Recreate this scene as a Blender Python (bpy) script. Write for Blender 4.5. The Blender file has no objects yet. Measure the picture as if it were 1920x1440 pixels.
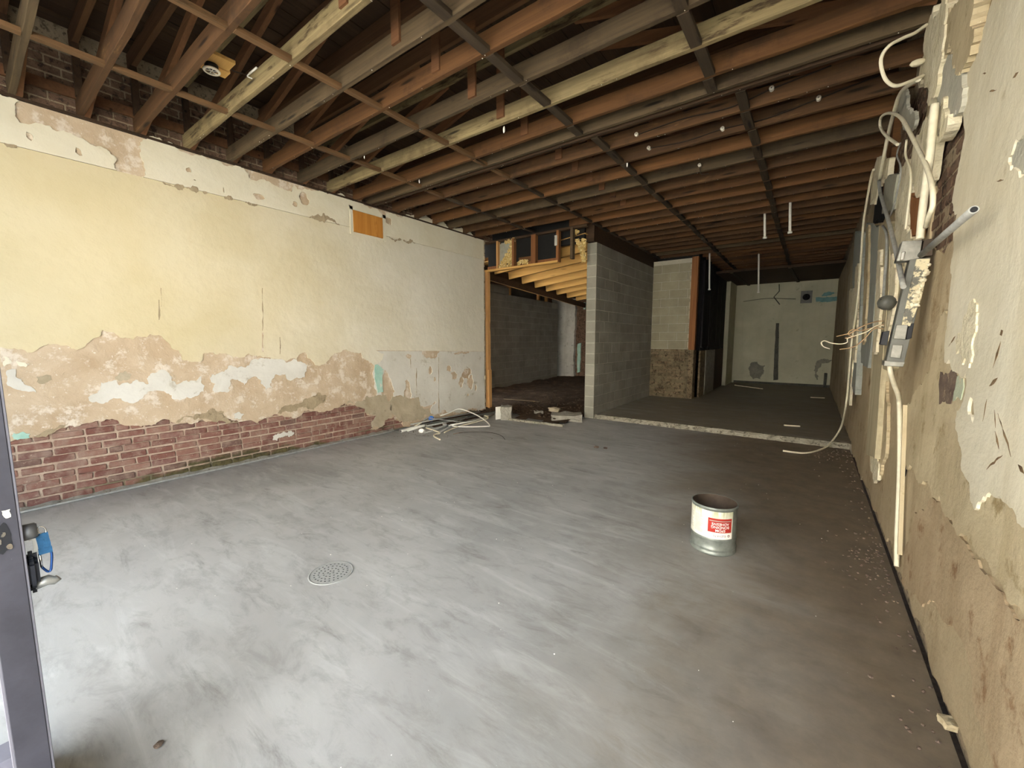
import bpy, bmesh, math, random
from mathutils import Vector, Matrix
from mathutils.geometry import delaunay_2d_cdt

scene = bpy.context.scene
COL = scene.collection
R = math.radians

# ---------------------------------------------------------------- camera
FPX = 762.48                                   # focal length in pixels of a 1920 x 1440 frame
YAW, PITCH, ROLL = R(36.1586), R(6.2336), R(-0.0704)
CAM = Vector((0.0, 0.0, 1.5))
_fw = Vector((-math.sin(YAW) * math.cos(PITCH), math.cos(YAW) * math.cos(PITCH), -math.sin(PITCH)))
_r0 = Vector((math.cos(YAW), math.sin(YAW), 0.0))
_u0 = _r0.cross(_fw)
_rt = _r0 * math.cos(ROLL) + _u0 * math.sin(ROLL)
_up = -_r0 * math.sin(ROLL) + _u0 * math.cos(ROLL)
cam_data = bpy.data.cameras.new('camera')
cam_data.sensor_fit = 'HORIZONTAL'
cam_data.sensor_width = 36.0
cam_data.lens = FPX * 36.0 / 1920.0
cam_data.clip_start = 0.02
cam_data.clip_end = 300.0
cam = bpy.data.objects.new('camera', cam_data)
COL.objects.link(cam)
_m = Matrix.Identity(4)
for i, ax in enumerate((_rt, _up, -_fw)):
    for j in range(3):
        _m[j][i] = ax[j]
_m.translation = CAM
cam.matrix_world = _m
scene.camera = cam

# ---------------------------------------------------------------- sky, sun, exposure
world = bpy.data.worlds.new('World')
scene.world = world
world.use_nodes = True
wt = world.node_tree
wt.nodes.clear()
bg = wt.nodes.new('ShaderNodeBackground')
wo = wt.nodes.new('ShaderNodeOutputWorld')
bg.inputs[0].default_value = (0.74, 0.87, 1.0, 1)
bg.inputs[1].default_value = 2.3
wt.links.new(bg.outputs[0], wo.inputs[0])

sun_data = bpy.data.lights.new('sun', 'SUN')
sun_data.energy = 30.0
sun_data.color = (1.0, 0.965, 0.92)
sun_data.angle = R(0.6)
sun = bpy.data.objects.new('sun', sun_data)
COL.objects.link(sun)
sun.rotation_euler = Vector((0.30, -0.62, -0.70)).to_track_quat('-Z', 'Y').to_euler()

scene.view_settings.view_transform = 'Standard'
scene.view_settings.look = 'None'
scene.view_settings.gamma = 1.0
scene.view_settings.use_curve_mapping = False
scene.view_settings.exposure = 1.52

def portal(name, loc, w, h, rot):
    d = bpy.data.lights.new(name, 'AREA')
    d.shape = 'RECTANGLE'
    d.size, d.size_y = w, h
    d.cycles.is_portal = True
    o = bpy.data.objects.new(name, d)
    COL.objects.link(o)
    o.location = loc
    o.rotation_euler = rot
    return o
# made-up shop window bay and entrance, unseen, shaped to let daylight in
portal('daylight_window', (-3.05, -1.42, 1.80), 1.7, 3.0, (R(90), 0, 0))
portal('daylight_return', (-2.12, -.70, 1.70), 1.15, 3.2, (R(90), 0, R(90)))
portal('daylight_door', (-.37, -.12, 1.45), 1.66, 2.90, (R(90), 0, 0))

scene.cycles.max_bounces = 8
scene.cycles.diffuse_bounces = 6
scene.cycles.glossy_bounces = 2

# ---------------------------------------------------------------- geometry helpers
def ray(x, y):
    return _rt * ((x - 960) / FPX) - _up * ((y - 720) / FPX) + _fw
def on(x, y, axis, v):
    d = ray(x, y)
    return CAM + d * ((v - CAM[axis]) / d[axis])
def fl(x, y, z=0.0):
    return on(x, y, 2, z)
def onX(x, y, X):
    p = on(x, y, 0, X)
    return (p.y, p.z)
def onY(x, y, Y):
    p = on(x, y, 1, Y)
    return (p.x, p.z)

def tag(o, label=None, cat=None, group=None, kind=None):
    if label: o['label'] = label
    if cat: o['category'] = cat
    if group: o['group'] = group
    if kind: o['kind'] = kind
    return o
def empty(name, loc=(0, 0, 0), parent=None):
    o = bpy.data.objects.new(name, None)
    o.location = loc
    o.empty_display_size = 0.1
    COL.objects.link(o)
    if parent: o.parent = parent
    return o
def add(name, me, mat=None, parent=None, loc=None, rot=None):
    """link a mesh object; loc is in world space (parents are unrotated, unscaled)"""
    o = bpy.data.objects.new(name, me)
    COL.objects.link(o)
    if mat is not None and len(me.materials) == 0:
        me.materials.append(mat)
    if parent: o.parent = parent
    if loc is not None:
        off = Vector((0, 0, 0))
        q = parent
        while q is not None:
            off += q.location
            q = q.parent
        o.location = Vector(loc) - off
    elif parent is not None:
        off = Vector((0, 0, 0))
        q = parent
        while q is not None:
            off += q.location
            q = q.parent
        o.location = -off
    if rot is not None: o.rotation_euler = rot
    return o
def mesh_of(bm, name='mesh', smooth=False):
    bmesh.ops.recalc_face_normals(bm, faces=bm.faces)
    me = bpy.data.meshes.new(name)
    bm.to_mesh(me)
    bm.free()
    if smooth:
        for p in me.polygons: p.use_smooth = True
    return me
def bm_box(bm, c, s, rot=None):
    m = Matrix.Translation(Vector(c)) @ ((rot.to_4x4()) if rot else Matrix.Identity(4)) @ Matrix.Diagonal(Vector((s[0], s[1], s[2], 1)))
    return bmesh.ops.create_cube(bm, size=1.0, matrix=m)['verts']
def box_mesh(s, bevel=0.0, seg=1, name='box'):
    bm = bmesh.new()
    bm_box(bm, (0, 0, 0), s)
    if bevel > 0:
        bmesh.ops.bevel(bm, geom=list(bm.edges), offset=bevel, segments=seg, affect='EDGES', profile=0.5)
    return mesh_of(bm, name)
def box(name, lo, hi, mat, parent=None, bevel=0.0):
    lo, hi = Vector(lo), Vector(hi)
    return add(name, box_mesh(hi - lo, bevel), mat, parent, (lo + hi) / 2)
def bar(name, a, b, w, h, mat, parent=None, bevel=0.0, up=Vector((0, 0, 1)), warp=0.0, seg=1, rng=None):
    """board between a and b, w across, h along `up`"""
    a, b = Vector(a), Vector(b)
    d = b - a
    L = d.length
    x = d.normalized()
    y = up.cross(x)
    if y.length < 1e-4: y = Vector((0, 1, 0)).cross(x)
    y.normalize()
    z = x.cross(y)
    bm = bmesh.new()
    bm_box(bm, (0, 0, 0), (L, w, h))
    if seg > 1:
        ed = [e for e in bm.edges if abs((e.verts[0].co - e.verts[1].co).x) > L * 0.5]
        bmesh.ops.subdivide_edges(bm, edges=ed, cuts=seg - 1)
    if bevel > 0:
        ed = [e for e in bm.edges if abs((e.verts[0].co - e.verts[1].co).normalized().x) > 0.9 and e.is_manifold and e.calc_face_angle(0) > 0.5]
        bmesh.ops.bevel(bm, geom=ed, offset=bevel, segments=1, affect='EDGES')
    if warp > 0:
        r = rng or random
        xs = {}
        for v in bm.verts:
            k = round(v.co.x, 3)
            if k not in xs: xs[k] = (r.uniform(-warp, warp), r.uniform(-warp, warp))
            v.co.y += xs[k][0] + r.uniform(-warp, warp) * .3
            v.co.z += xs[k][1] * .6 + r.uniform(-warp, warp) * .3
    me = mesh_of(bm, name)
    rotm = Matrix((x, y, z)).transposed()
    o = add(name, me, mat, parent, (a + b) / 2, rotm.to_euler())
    return o
def catmull(pts, n=8):
    pts = [Vector(p) for p in pts]
    if len(pts) < 3: return pts
    P = [pts[0] * 2 - pts[1]] + pts + [pts[-1] * 2 - pts[-2]]
    out = []
    for i in range(1, len(P) - 2):
        p0, p1, p2, p3 = P[i - 1], P[i], P[i + 1], P[i + 2]
        for k in range(n):
            t = k / n
            out.append(0.5 * ((2 * p1) + (p2 - p0) * t + (2 * p0 - 5 * p1 + 4 * p2 - p3) * t * t + (3 * p1 - p0 - 3 * p2 + p3) * t ** 3))
    out.append(pts[-1])
    return out
def bm_tube(bm, pts, r, sides=8, caps=True):
    pts = [Vector(p) for p in pts]
    rings = []
    n = None
    for i, p in enumerate(pts):
        t = (pts[min(i + 1, len(pts) - 1)] - pts[max(i - 1, 0)]).normalized()
        if n is None:
            n = t.orthogonal().normalized()
        else:
            n = (n - t * n.dot(t))
            n = n.normalized() if n.length > 1e-6 else t.orthogonal().normalized()
        b = t.cross(n)
        rr = r[i] if isinstance(r, (list, tuple)) else r
        rings.append([bm.verts.new(p + (n * math.cos(a) + b * math.sin(a)) * rr) for a in [2 * math.pi * k / sides for k in range(sides)]])
    for A, B in zip(rings, rings[1:]):
        for k in range(sides):
            bm.faces.new((A[k], A[(k + 1) % sides], B[(k + 1) % sides], B[k]))
    if caps:
        bm.faces.new(rings[0][::-1])
        bm.faces.new(rings[-1])
def tube(name, pts, r, mat, parent=None, smooth_path=True, sides=8, n=8):
    bm = bmesh.new()
    bm_tube(bm, catmull(pts, n) if smooth_path else pts, r, sides)
    me = mesh_of(bm, name)
    for p in me.polygons: p.use_smooth = len(p.vertices) == 4
    return add(name, me, mat, parent)
def lathe_mesh(prof, sides=48, name='lathe', smooth=True):
    bm = bmesh.new()
    rings = []
    for (r, z) in prof:
        if r < 1e-6:
            rings.append([bm.verts.new((0, 0, z))])
        else:
            rings.append([bm.verts.new((r * math.cos(2 * math.pi * k / sides), r * math.sin(2 * math.pi * k / sides), z)) for k in range(sides)])
    for A, B in zip(rings, rings[1:]):
        for k in range(sides):
            a, b = A[k % len(A)], A[(k + 1) % len(A)]
            c_, d = B[(k + 1) % len(B)], B[k % len(B)]
            vs = []
            for v in (a, b, c_, d):
                if v not in vs: vs.append(v)
            if len(vs) > 2: bm.faces.new(vs)
    me = mesh_of(bm, name)
    if smooth:
        for p in me.polygons: p.use_smooth = True
    return me

def ragged(poly, step, amp, rng):
    """broken edge: midpoint displacement; a point (u, v, 0) starts a straight edge"""
    out = []
    n = len(poly)
    def rec(a, b, d):
        L = math.hypot(b[0] - a[0], b[1] - a[1])
        if L < step or d > 7: return []
        k = amp * min(L, .35) * rng.uniform(-1, 1)
        m = ((a[0] + b[0]) / 2 - (b[1] - a[1]) / L * k, (a[1] + b[1]) / 2 + (b[0] - a[0]) / L * k)
        return rec(a, m, d + 1) + [m] + rec(m, b, d + 1)
    for i in range(n):
        a, b = poly[i], poly[(i + 1) % n]
        out.append((a[0], a[1]))
        if len(a) < 3: out += rec(a, b, 0)
    return out
def blob(u, v, ru, rv, rng, n=9, jag=.35, ang=0.0):
    ps = []
    for k in range(n):
        a = 2 * math.pi * k / n
        q = 1 + rng.uniform(-jag, jag)
        x, y = ru * q * math.cos(a), rv * q * math.sin(a)
        ps.append((u + x * math.cos(ang) - y * math.sin(ang), v + x * math.sin(ang) + y * math.cos(ang)))
    return ps
def sheet(name, poly, axis, val, s, th, mat, parent=None, holes=(), rag=0.25, step=0.03, seed=1):
    """a slab with an irregular outline lying on the plane axis = val, front facing s"""
    rng = random.Random(seed)
    loops = [ragged(poly, step, rag, rng)] + [ragged(h, step, rag, rng) for h in holes]
    vs, ed = [], []
    for L in loops:
        b = len(vs)
        vs += [Vector(p) for p in L]
        ed += [(b + i, b + (i + 1) % len(L)) for i in range(len(L))]
    V, E, F, *_ = delaunay_2d_cdt(vs, ed, [], 1, 1e-5)
    if holes:
        F = [f for f in F if not any(inside((sum(V[i][0] for i in f) / 3, sum(V[i][1] for i in f) / 3), h) for h in loops[1:])]
    bm = bmesh.new()
    def P3(p, w):
        return (w, p[0], p[1]) if axis == 0 else ((p[0], w, p[1]) if axis == 1 else (p[0], p[1], w))
    A = [bm.verts.new(P3(p, val)) for p in V]
    B = [bm.verts.new(P3(p, val - s * th)) for p in V]
    cnt = {}
    for f in F:
        bm.faces.new([A[i] for i in f])
        bm.faces.new([B[i] for i in reversed(f)])
        for i in range(len(f)):
            e = (f[i], f[(i + 1) % len(f)])
            k = tuple(sorted(e))
            cnt[k] = cnt.get(k, []) + [e]
    for k, es in cnt.items():
        if len(es) == 1:
            i, j = es[0]
            bm.faces.new((A[j], A[i], B[i], B[j]))
    for v in [v for v in bm.verts if not v.link_faces]: bm.verts.remove(v)
    return add(name, mesh_of(bm, name), mat, parent)
def inside(p, poly):
    x, y = p
    c_ = False
    n = len(poly)
    for i in range(n):
        (x1, y1), (x2, y2) = poly[i][:2], poly[(i + 1) % n][:2]
        if (y1 > y) != (y2 > y) and x < (x2 - x1) * (y - y1) / (y2 - y1) + x1: c_ = not c_
    return c_
def rock_mesh(r, rng, sq=0.7, sub=1):
    bm = bmesh.new()
    bmesh.ops.create_icosphere(bm, subdivisions=sub, radius=r)
    for v in bm.verts:
        v.co *= rng.uniform(.65, 1.2)
        v.co.z *= sq
    return mesh_of(bm, 'rock')

# ---------------------------------------------------------------- materials
def lin(h):
    if isinstance(h, str):
        c_ = [int(h[i:i + 2], 16) / 255 for i in (0, 2, 4)]
    else:
        c_ = [v / 255 for v in h]
    return tuple((v / 12.92 if v <= .04045 else ((v + .055) / 1.055) ** 2.4) for v in c_) + (1.0,)
class NG:
    def __init__(s, name, rough=.85, metal=0.0, spec=.3):
        s.m = bpy.data.materials.new(name)
        s.m.use_nodes = True
        s.t = s.m.node_tree
        s.t.nodes.clear()
        s.b = s.t.nodes.new('ShaderNodeBsdfPrincipled')
        o = s.t.nodes.new('ShaderNodeOutputMaterial')
        s.t.links.new(s.b.outputs[0], o.inputs[0])
        s.b.inputs['Roughness'].default_value = rough
        s.b.inputs['Metallic'].default_value = metal
        s.b.inputs['Specular IOR Level'].default_value = spec
        s._pos = None
    def N(s, typ): return s.t.nodes.new(typ)
    def L(s, a, b): s.t.links.new(a, b)
    def pos(s):
        if s._pos is None: s._pos = s.N('ShaderNodeNewGeometry').outputs['Position']
        return s._pos
    def objc(s): return s.N('ShaderNodeTexCoord').outputs['Object']
    def mapv(s, v, scale=(1, 1, 1), rot=(0, 0, 0), loc=(0, 0, 0)):
        n = s.N('ShaderNodeMapping')
        s.L(v, n.inputs[0])
        n.inputs['Scale'].default_value = scale
        n.inputs['Rotation'].default_value = rot
        n.inputs['Location'].default_value = loc
        return n.outputs[0]
    def noise(s, scale, detail=6, v=None, rough=.6, dist=0.0):
        n = s.N('ShaderNodeTexNoise')
        s.L(v if v is not None else s.pos(), n.inputs['Vector'])
        n.inputs['Scale'].default_value = scale
        n.inputs['Detail'].default_value = detail
        n.inputs['Roughness'].default_value = rough
        n.inputs['Distortion'].default_value = dist
        return n.outputs['Fac']
    def vor(s, scale, v=None, feature='F1'):
        n = s.N('ShaderNodeTexVoronoi')
        n.feature = feature
        s.L(v if v is not None else s.pos(), n.inputs['Vector'])
        n.inputs['Scale'].default_value = scale
        return n.outputs['Distance']
    def ramp(s, fac, stops, interp='LINEAR'):
        n = s.N('ShaderNodeValToRGB')
        s.L(fac, n.inputs[0])
        cr = n.color_ramp
        cr.interpolation = interp
        while len(cr.elements) < len(stops): cr.elements.new(.5)
        for e, (p, c_) in zip(cr.elements, stops):
            e.position = p
            e.color = c_ if isinstance(c_, tuple) and len(c_) == 4 else ((c_, c_, c_, 1) if isinstance(c_, (int, float)) else lin(c_))
        return n.outputs[0]
    def step(s, fac, a, b):
        n = s.N('ShaderNodeMapRange')
        n.interpolation_type = 'SMOOTHSTEP'
        s.L(fac, n.inputs[0])
        n.inputs[1].default_value, n.inputs[2].default_value = a, b
        return n.outputs[0]
    def mix(s, f, a, b, mode='MIX'):
        n = s.N('ShaderNodeMix')
        n.data_type = 'RGBA'
        n.blend_type = mode
        for i, v in ((0, f), (6, a), (7, b)):
            if hasattr(v, 'is_linked') or hasattr(v, 'links'): s.L(v, n.inputs[i])
            else: n.inputs[i].default_value = v if i == 0 else (v if isinstance(v, tuple) and len(v) == 4 else lin(v))
        return n.outputs[2]
    def math(s, op, a, b=None, c_=None):
        n = s.N('ShaderNodeMath')
        n.operation = op
        for i, v in enumerate((a, b, c_)):
            if v is None: continue
            if isinstance(v, (int, float)): n.inputs[i].default_value = v
            else: s.L(v, n.inputs[i])
        return n.outputs[0]
    def sep(s, v):
        n = s.N('ShaderNodeSeparateXYZ')
        s.L(v, n.inputs[0])
        return n.outputs
    def rnd(s): return s.N('ShaderNodeObjectInfo').outputs['Random']
    def bright(s, col, fac):
        """multiply colour by a grey value"""
        n = s.N('ShaderNodeVectorMath')
        n.operation = 'SCALE'
        s.L(col, n.inputs[0])
        s.L(fac, n.inputs['Scale'])
        return n.outputs[0]
    def done(s, col=None, bump=None, strength=.4, dist=.01, rough=None):
        if col is not None:
            if hasattr(col, 'links'): s.L(col, s.b.inputs['Base Color'])
            else: s.b.inputs['Base Color'].default_value = lin(col)
        if bump is not None:
            n = s.N('ShaderNodeBump')
            n.inputs['Strength'].default_value = strength
            n.inputs['Distance'].default_value = dist
            s.L(bump, n.inputs['Height'])
            s.L(n.outputs[0], s.b.inputs['Normal'])
        if rough is not None: s.L(rough, s.b.inputs['Roughness'])
        return s.m

def m_plain(name, col, rough=.6, metal=0.0, var=.12, scale=20, bump=0.0):
    g = NG(name, rough, metal)
    n = g.noise(scale, 5)
    c_ = lin(col)
    a = tuple(min(1, v * (1 - var)) for v in c_[:3]) + (1,)
    b = tuple(min(1, v * (1 + var)) for v in c_[:3]) + (1,)
    return g.done(g.ramp(n, [(.3, a), (.7, b)]), n if bump else None, bump, .004)
def m_plaster(name, c1, c2, dirt=None, dirt_amt=.62, scale=1.6, bump=.25, streak=0.0, spec_col=None, spec_t=.66, rough=.9):
    g = NG(name, rough)
    n1 = g.noise(scale, 7, dist=.4)
    col = g.ramp(n1, [(.32, c1), (.68, c2)])
    if streak:
        v = g.mapv(g.pos(), (7, 7, .5))
        ns = g.noise(1.0, 5, v)
        col = g.mix(g.math('MULTIPLY', g.step(ns, .48, .7), streak), col, dirt or c1)
    if dirt:
        n2 = g.noise(scale * 2.7, 9, rough=.7)
        col = g.mix(g.step(n2, dirt_amt, dirt_amt + .12), col, dirt)
    if spec_col:
        n4 = g.noise(scale * 9, 8, rough=.75)
        col = g.mix(g.step(n4, spec_t, spec_t + .04), col, spec_col)
    n3 = g.noise(14, 8, rough=.65)
    h = g.math('ADD', g.math('MULTIPLY', n1, 3.0), n3)
    return g.done(col, h, bump, .012)
def m_warm_front(name, a1, a2, b1, b2, y0, y1, bump=.22):  # warm light near the front is put into the paint colour along Y
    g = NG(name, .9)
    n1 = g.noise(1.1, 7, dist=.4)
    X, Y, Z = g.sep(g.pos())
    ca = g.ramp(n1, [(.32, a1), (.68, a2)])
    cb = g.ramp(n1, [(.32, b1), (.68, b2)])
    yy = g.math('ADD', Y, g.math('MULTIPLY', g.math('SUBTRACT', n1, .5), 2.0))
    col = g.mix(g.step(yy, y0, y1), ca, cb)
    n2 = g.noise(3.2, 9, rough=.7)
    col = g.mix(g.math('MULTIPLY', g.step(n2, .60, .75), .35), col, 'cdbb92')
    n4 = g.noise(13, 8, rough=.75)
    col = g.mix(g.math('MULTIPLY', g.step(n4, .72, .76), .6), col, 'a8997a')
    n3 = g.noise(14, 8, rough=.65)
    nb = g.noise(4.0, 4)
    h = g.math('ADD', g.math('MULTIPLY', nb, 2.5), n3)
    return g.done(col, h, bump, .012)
def m_wood(name, c1, c2, c3=None, c3_t=.58, along=0, bump=.35, scale=1.0, var=.35, dirt=None):
    g = NG(name, .8)
    sc = [26 * scale] * 3
    sc[along] = 1.1 * scale
    off = g.rnd()
    v = g.pos()
    cmb = g.N('ShaderNodeVectorMath')
    cmb.operation = 'MULTIPLY_ADD'
    g.L(v, cmb.inputs[0])
    cmb.inputs[1].default_value = sc
    k = g.N('ShaderNodeCombineXYZ')
    o7 = g.math('MULTIPLY', off, 37.0)
    for i in range(3): g.L(o7, k.inputs[i])
    g.L(k.outputs[0], cmb.inputs[2])
    vv = cmb.outputs[0]
    n1 = g.noise(1.0, 6, vv, .65, .6)
    col = g.ramp(n1, [(.28, c1), (.72, c2)])
    if c3:
        sc2 = [7 * scale] * 3
        sc2[along] = 1.3 * scale
        n2 = g.noise(1.0, 9, g.mapv(g.pos(), tuple(sc2)), .72)
        col = g.mix(g.step(n2, c3_t, c3_t + .10), col, c3)
    if dirt:
        n5 = g.noise(2.0, 7, rough=.7)
        col = g.mix(g.math('MULTIPLY', g.step(n5, .5, .72), .7), col, dirt)
    kn = g.vor(2.6, g.mapv(g.pos(), tuple(.45 if i == along else 3.2 for i in range(3))))
    col = g.mix(g.math('SUBTRACT', 1.0, g.step(kn, .05, .16)), col, tuple(v_ * .3 for v_ in lin(c1)[:3]) + (1,))
    br = g.math('ADD', g.math('MULTIPLY', off, var), 1 - var * .5)
    return g.done(g.bright(col, br), n1, bump, .004)
# paints and plasters
M = {}
M['cream'] = m_warm_front('cream_paint', 'cfc19a', 'd8ccaa', 'dcd6c4', 'e4dfd0', 1.0, 5.5, .35)
M['band'] = m_plaster('cream_band_paint', 'dcd4bb', 'e5dfcb', 'cdbf9c', .68, 2.2, .35)
M['white'] = m_plaster('white_paint', 'cfcbc0', 'dfdcd3', 'b9b2a1', .57, 2.0, .25, spec_col='8a8272', spec_t=.74)
M['tan'] = m_plaster('tan_plaster', 'b8a184', 'cfbca2', 'dbcfbe', .50, 2.6, .6, spec_col='e0d8ca', spec_t=.61)
M['tangrey'] = m_plaster('grey_tan_plaster', 'a89a80', 'c2b69e', '8d836c', .58, 3.0, .5, spec_col='dcd6c6', spec_t=.64)
M['scratch'] = m_plaster('bare_mortar_coat', '9c8b70', 'b3a284', '7f725b', .56, 5.0, .8)
M['teal'] = m_plaster('teal_paint', '9cc4b4', 'b6d6c8', 'd8d6c8', .55, 5.0, .3)

def m_brick():
    g = NG('red_brick', .92)
    r = g.rnd()
    n1 = g.noise(9, 7, rough=.7)
    base = g.ramp(r, [(0, '714a41'), (.35, '80574c'), (.6, '8e6a5c'), (.8, '79524b'), (1, '6d564c')])
    col = g.mix(g.math('MULTIPLY', g.step(n1, .40, .70), .75), base, 'a08a7b')
    n2 = g.noise(30, 6, rough=.7)
    col = g.mix(g.step(n2, .60, .70), col, 'b9a592')
    X, Y, Z = g.sep(g.pos())
    nm = g.noise(3.0, 6)
    # moss along the damp foot of the wall
    top = g.math('MULTIPLY', g.math('MULTIPLY', g.step(Y, .75, 1.5), g.math('SUBTRACT', 1.0, g.step(Y, 2.3, 3.5))), .17)
    top = g.math('ADD', top, g.math('MULTIPLY', g.math('SUBTRACT', nm, .55), .5))
    ms = g.math('SUBTRACT', 1.0, g.step(g.math('SUBTRACT', Z, top), -.06, .03))
    ms = g.math('MULTIPLY', ms, g.math('LESS_THAN', Z, .6))
    mc = g.ramp(g.noise(22, 5), [(.35, '37361f'), (.65, '5c5a38')])
    col = g.mix(g.math('MULTIPLY', ms, .9), col, mc)
    return g.done(col, g.math('ADD', n1, n2), .6, .006)
M['brick'] = m_brick()
def m_mortar():
    g = NG('lime_mortar', .95)
    n = g.noise(12, 7, rough=.7)
    col = g.ramp(n, [(.3, 'a08674'), (.7, 'c9b6a2')])
    X, Y, Z = g.sep(g.pos())
    nm = g.noise(3.0, 6)
    ms = g.math('SUBTRACT', 1.0, g.step(g.math('SUBTRACT', Z, g.math('ADD', .05, g.math('MULTIPLY', g.math('SUBTRACT', nm, .5), .7))), -.04, .05))
    col = g.mix(g.math('MULTIPLY', ms, .75), col, '5a5a3c')
    return g.done(col, n, .7, .008)
M['mortar'] = m_mortar()
M['darkbrick'] = m_plaster('dark_brown_brick', '5c4738', '7a6250', '3d3028', .5, 7.0, .7, spec_col='a2947c', spec_t=.62)  # darker brown brick with pale flecks
M['darkmortar'] = m_plaster('brown_grey_mortar', '8a7b64', 'a09078', '5c5040', .5, 7.0, .7)

def m_cmu(name, c1, c2, var=.16):
    g = NG(name, .95)
    n1 = g.noise(3.0, 6)
    n2 = g.noise(70, 4, rough=.8)
    col = g.ramp(n1, [(.3, c1), (.7, c2)])
    col = g.mix(g.step(n2, .58, .72), col, tuple(v * .6 for v in lin(c1)[:3]) + (1,))
    br = g.math('ADD', g.math('MULTIPLY', g.rnd(), var), 1 - var / 2)
    return g.done(g.bright(col, br), n2, .5, .004)
M['cmu'] = m_cmu('grey_concrete_block', '88857a', '9c988b')
M['cmu_joint'] = m_cmu('block_mortar', 'a39e90', 'b6b09f', .05)
M['cmu_tan'] = m_cmu('painted_block', '8f8872', 'a29b83')
M['cmu_tan_joint'] = m_cmu('painted_block_mortar', 'b0aa97', 'c0baa8', .05)

# timber
M['j_brown'] = m_wood('brown_joist_wood', '432f1d', '60442a', '7b5d3b', .60, dirt='33251a')
M['j_orange'] = m_wood('orange_joist_wood', '4f351f', '704d2c', '84633d', .62, dirt='3a281a')
M['j_grey'] = m_wood('grey_weathered_wood', '45392a', '63533c', '31271c', .58, dirt='3a2d20')
M['j_pale'] = m_wood('pale_flaking_wood', '6b5b41', '9a8a63', '4a3b28', .52, bump=.8, dirt='54452f')
M['j_dark'] = m_wood('dark_old_wood', '35271c', '4b3826', '261c14', .58)
M['strip'] = m_wood('bridging_wood', '59422a', '76583a', '44341f', .58, along=1)
M['strip_dark'] = m_wood('dark_bridging_wood', '372d22', '4d4031', '292118', .56, along=1)
M['deck'] = m_wood('roof_board_wood', '33261b', '483625', '6a5942', .62, along=1)
M['rafter'] = m_wood('rafter_wood', '4c3523', '674a32', '70604a', .62)
M['brace'] = m_wood('brace_wood', '5c3d27', '7b5538', '44301f', .62)
M['pine_x'] = m_wood('new_pine', 'c99a54', 'dfb36c', 'e6c383', .6, var=.15)
M['pine_z'] = m_wood('new_pine_upright', 'b98752', 'd3a56c', '8e6238', .66, along=2, var=.15)
M['old_z'] = m_wood('old_upright_wood', '7c5030', '9d6a40', '5f3d25', .6, along=2)
M['board_z'] = m_wood('grey_upright_board', 'a0957a', 'c0b596', 'd6ccae', .52, along=2, var=.2)
M['board_blue'] = m_wood('blue_grey_upright_board', '8b8f88', 'a4a79e', 'bdb8a2', .6, along=2, var=.1)
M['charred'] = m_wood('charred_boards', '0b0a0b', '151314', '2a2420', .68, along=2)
M['ply'] = m_wood('orange_plywood', 'b3742c', 'cf9144', 'a5651f', .6, along=2, var=0, scale=.8)
M['osb'] = m_plaster('roof_sheathing', '8a6a3c', 'a98650', '6d5230', .55, 9, .3)
M['tarpaper'] = m_plain('black_building_paper', '1b1a19', .8)
M['insul'] = m_plaster('yellow_glass_wool', 'c9a860', 'e3c986', 'f0e2b4', .5, 12, .9)
M['kraft'] = m_plain('grey_insulation_facing', '9a998a', .8)

# metals and odds
M['zinc'] = m_plain('galvanised_steel', '9c9c98', .45, .6, .15, 30)
M['steel'] = m_plain('bare_steel', 'b0aea8', .3, .9)
M['chrome'] = m_plain('polished_metal', 'd8d8d8', .15, 1.0, .03)
M['greysteel'] = m_plain('grey_enamelled_steel', '60605a', .5, .2, .2, 14)
M['black'] = m_plain('black_plastic', '14151a', .45)
M['wht_plastic'] = m_plain('white_conduit', 'ded6bd', .5, 0, .10, 25)
M['wht'] = m_plain('white_pipe', 'e8e6dc', .5, 0, .06, 25)
M['grey_pipe'] = m_plain('grey_conduit', 'a3a39e', .5, .2, .2, 25)
M['copper'] = m_plain('copper_wire', 'a88a68', .4, .6)
M['darkwire'] = m_plain('dark_cloth_wire', '2e241b', .8)
M['blue'] = m_plain('blue_plastic', '2f6fc4', .45)
M['porcelain'] = m_plain('porcelain', 'e3dccb', .3)
M['foam'] = m_plain('white_foam', 'f2efe6', .8)

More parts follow.
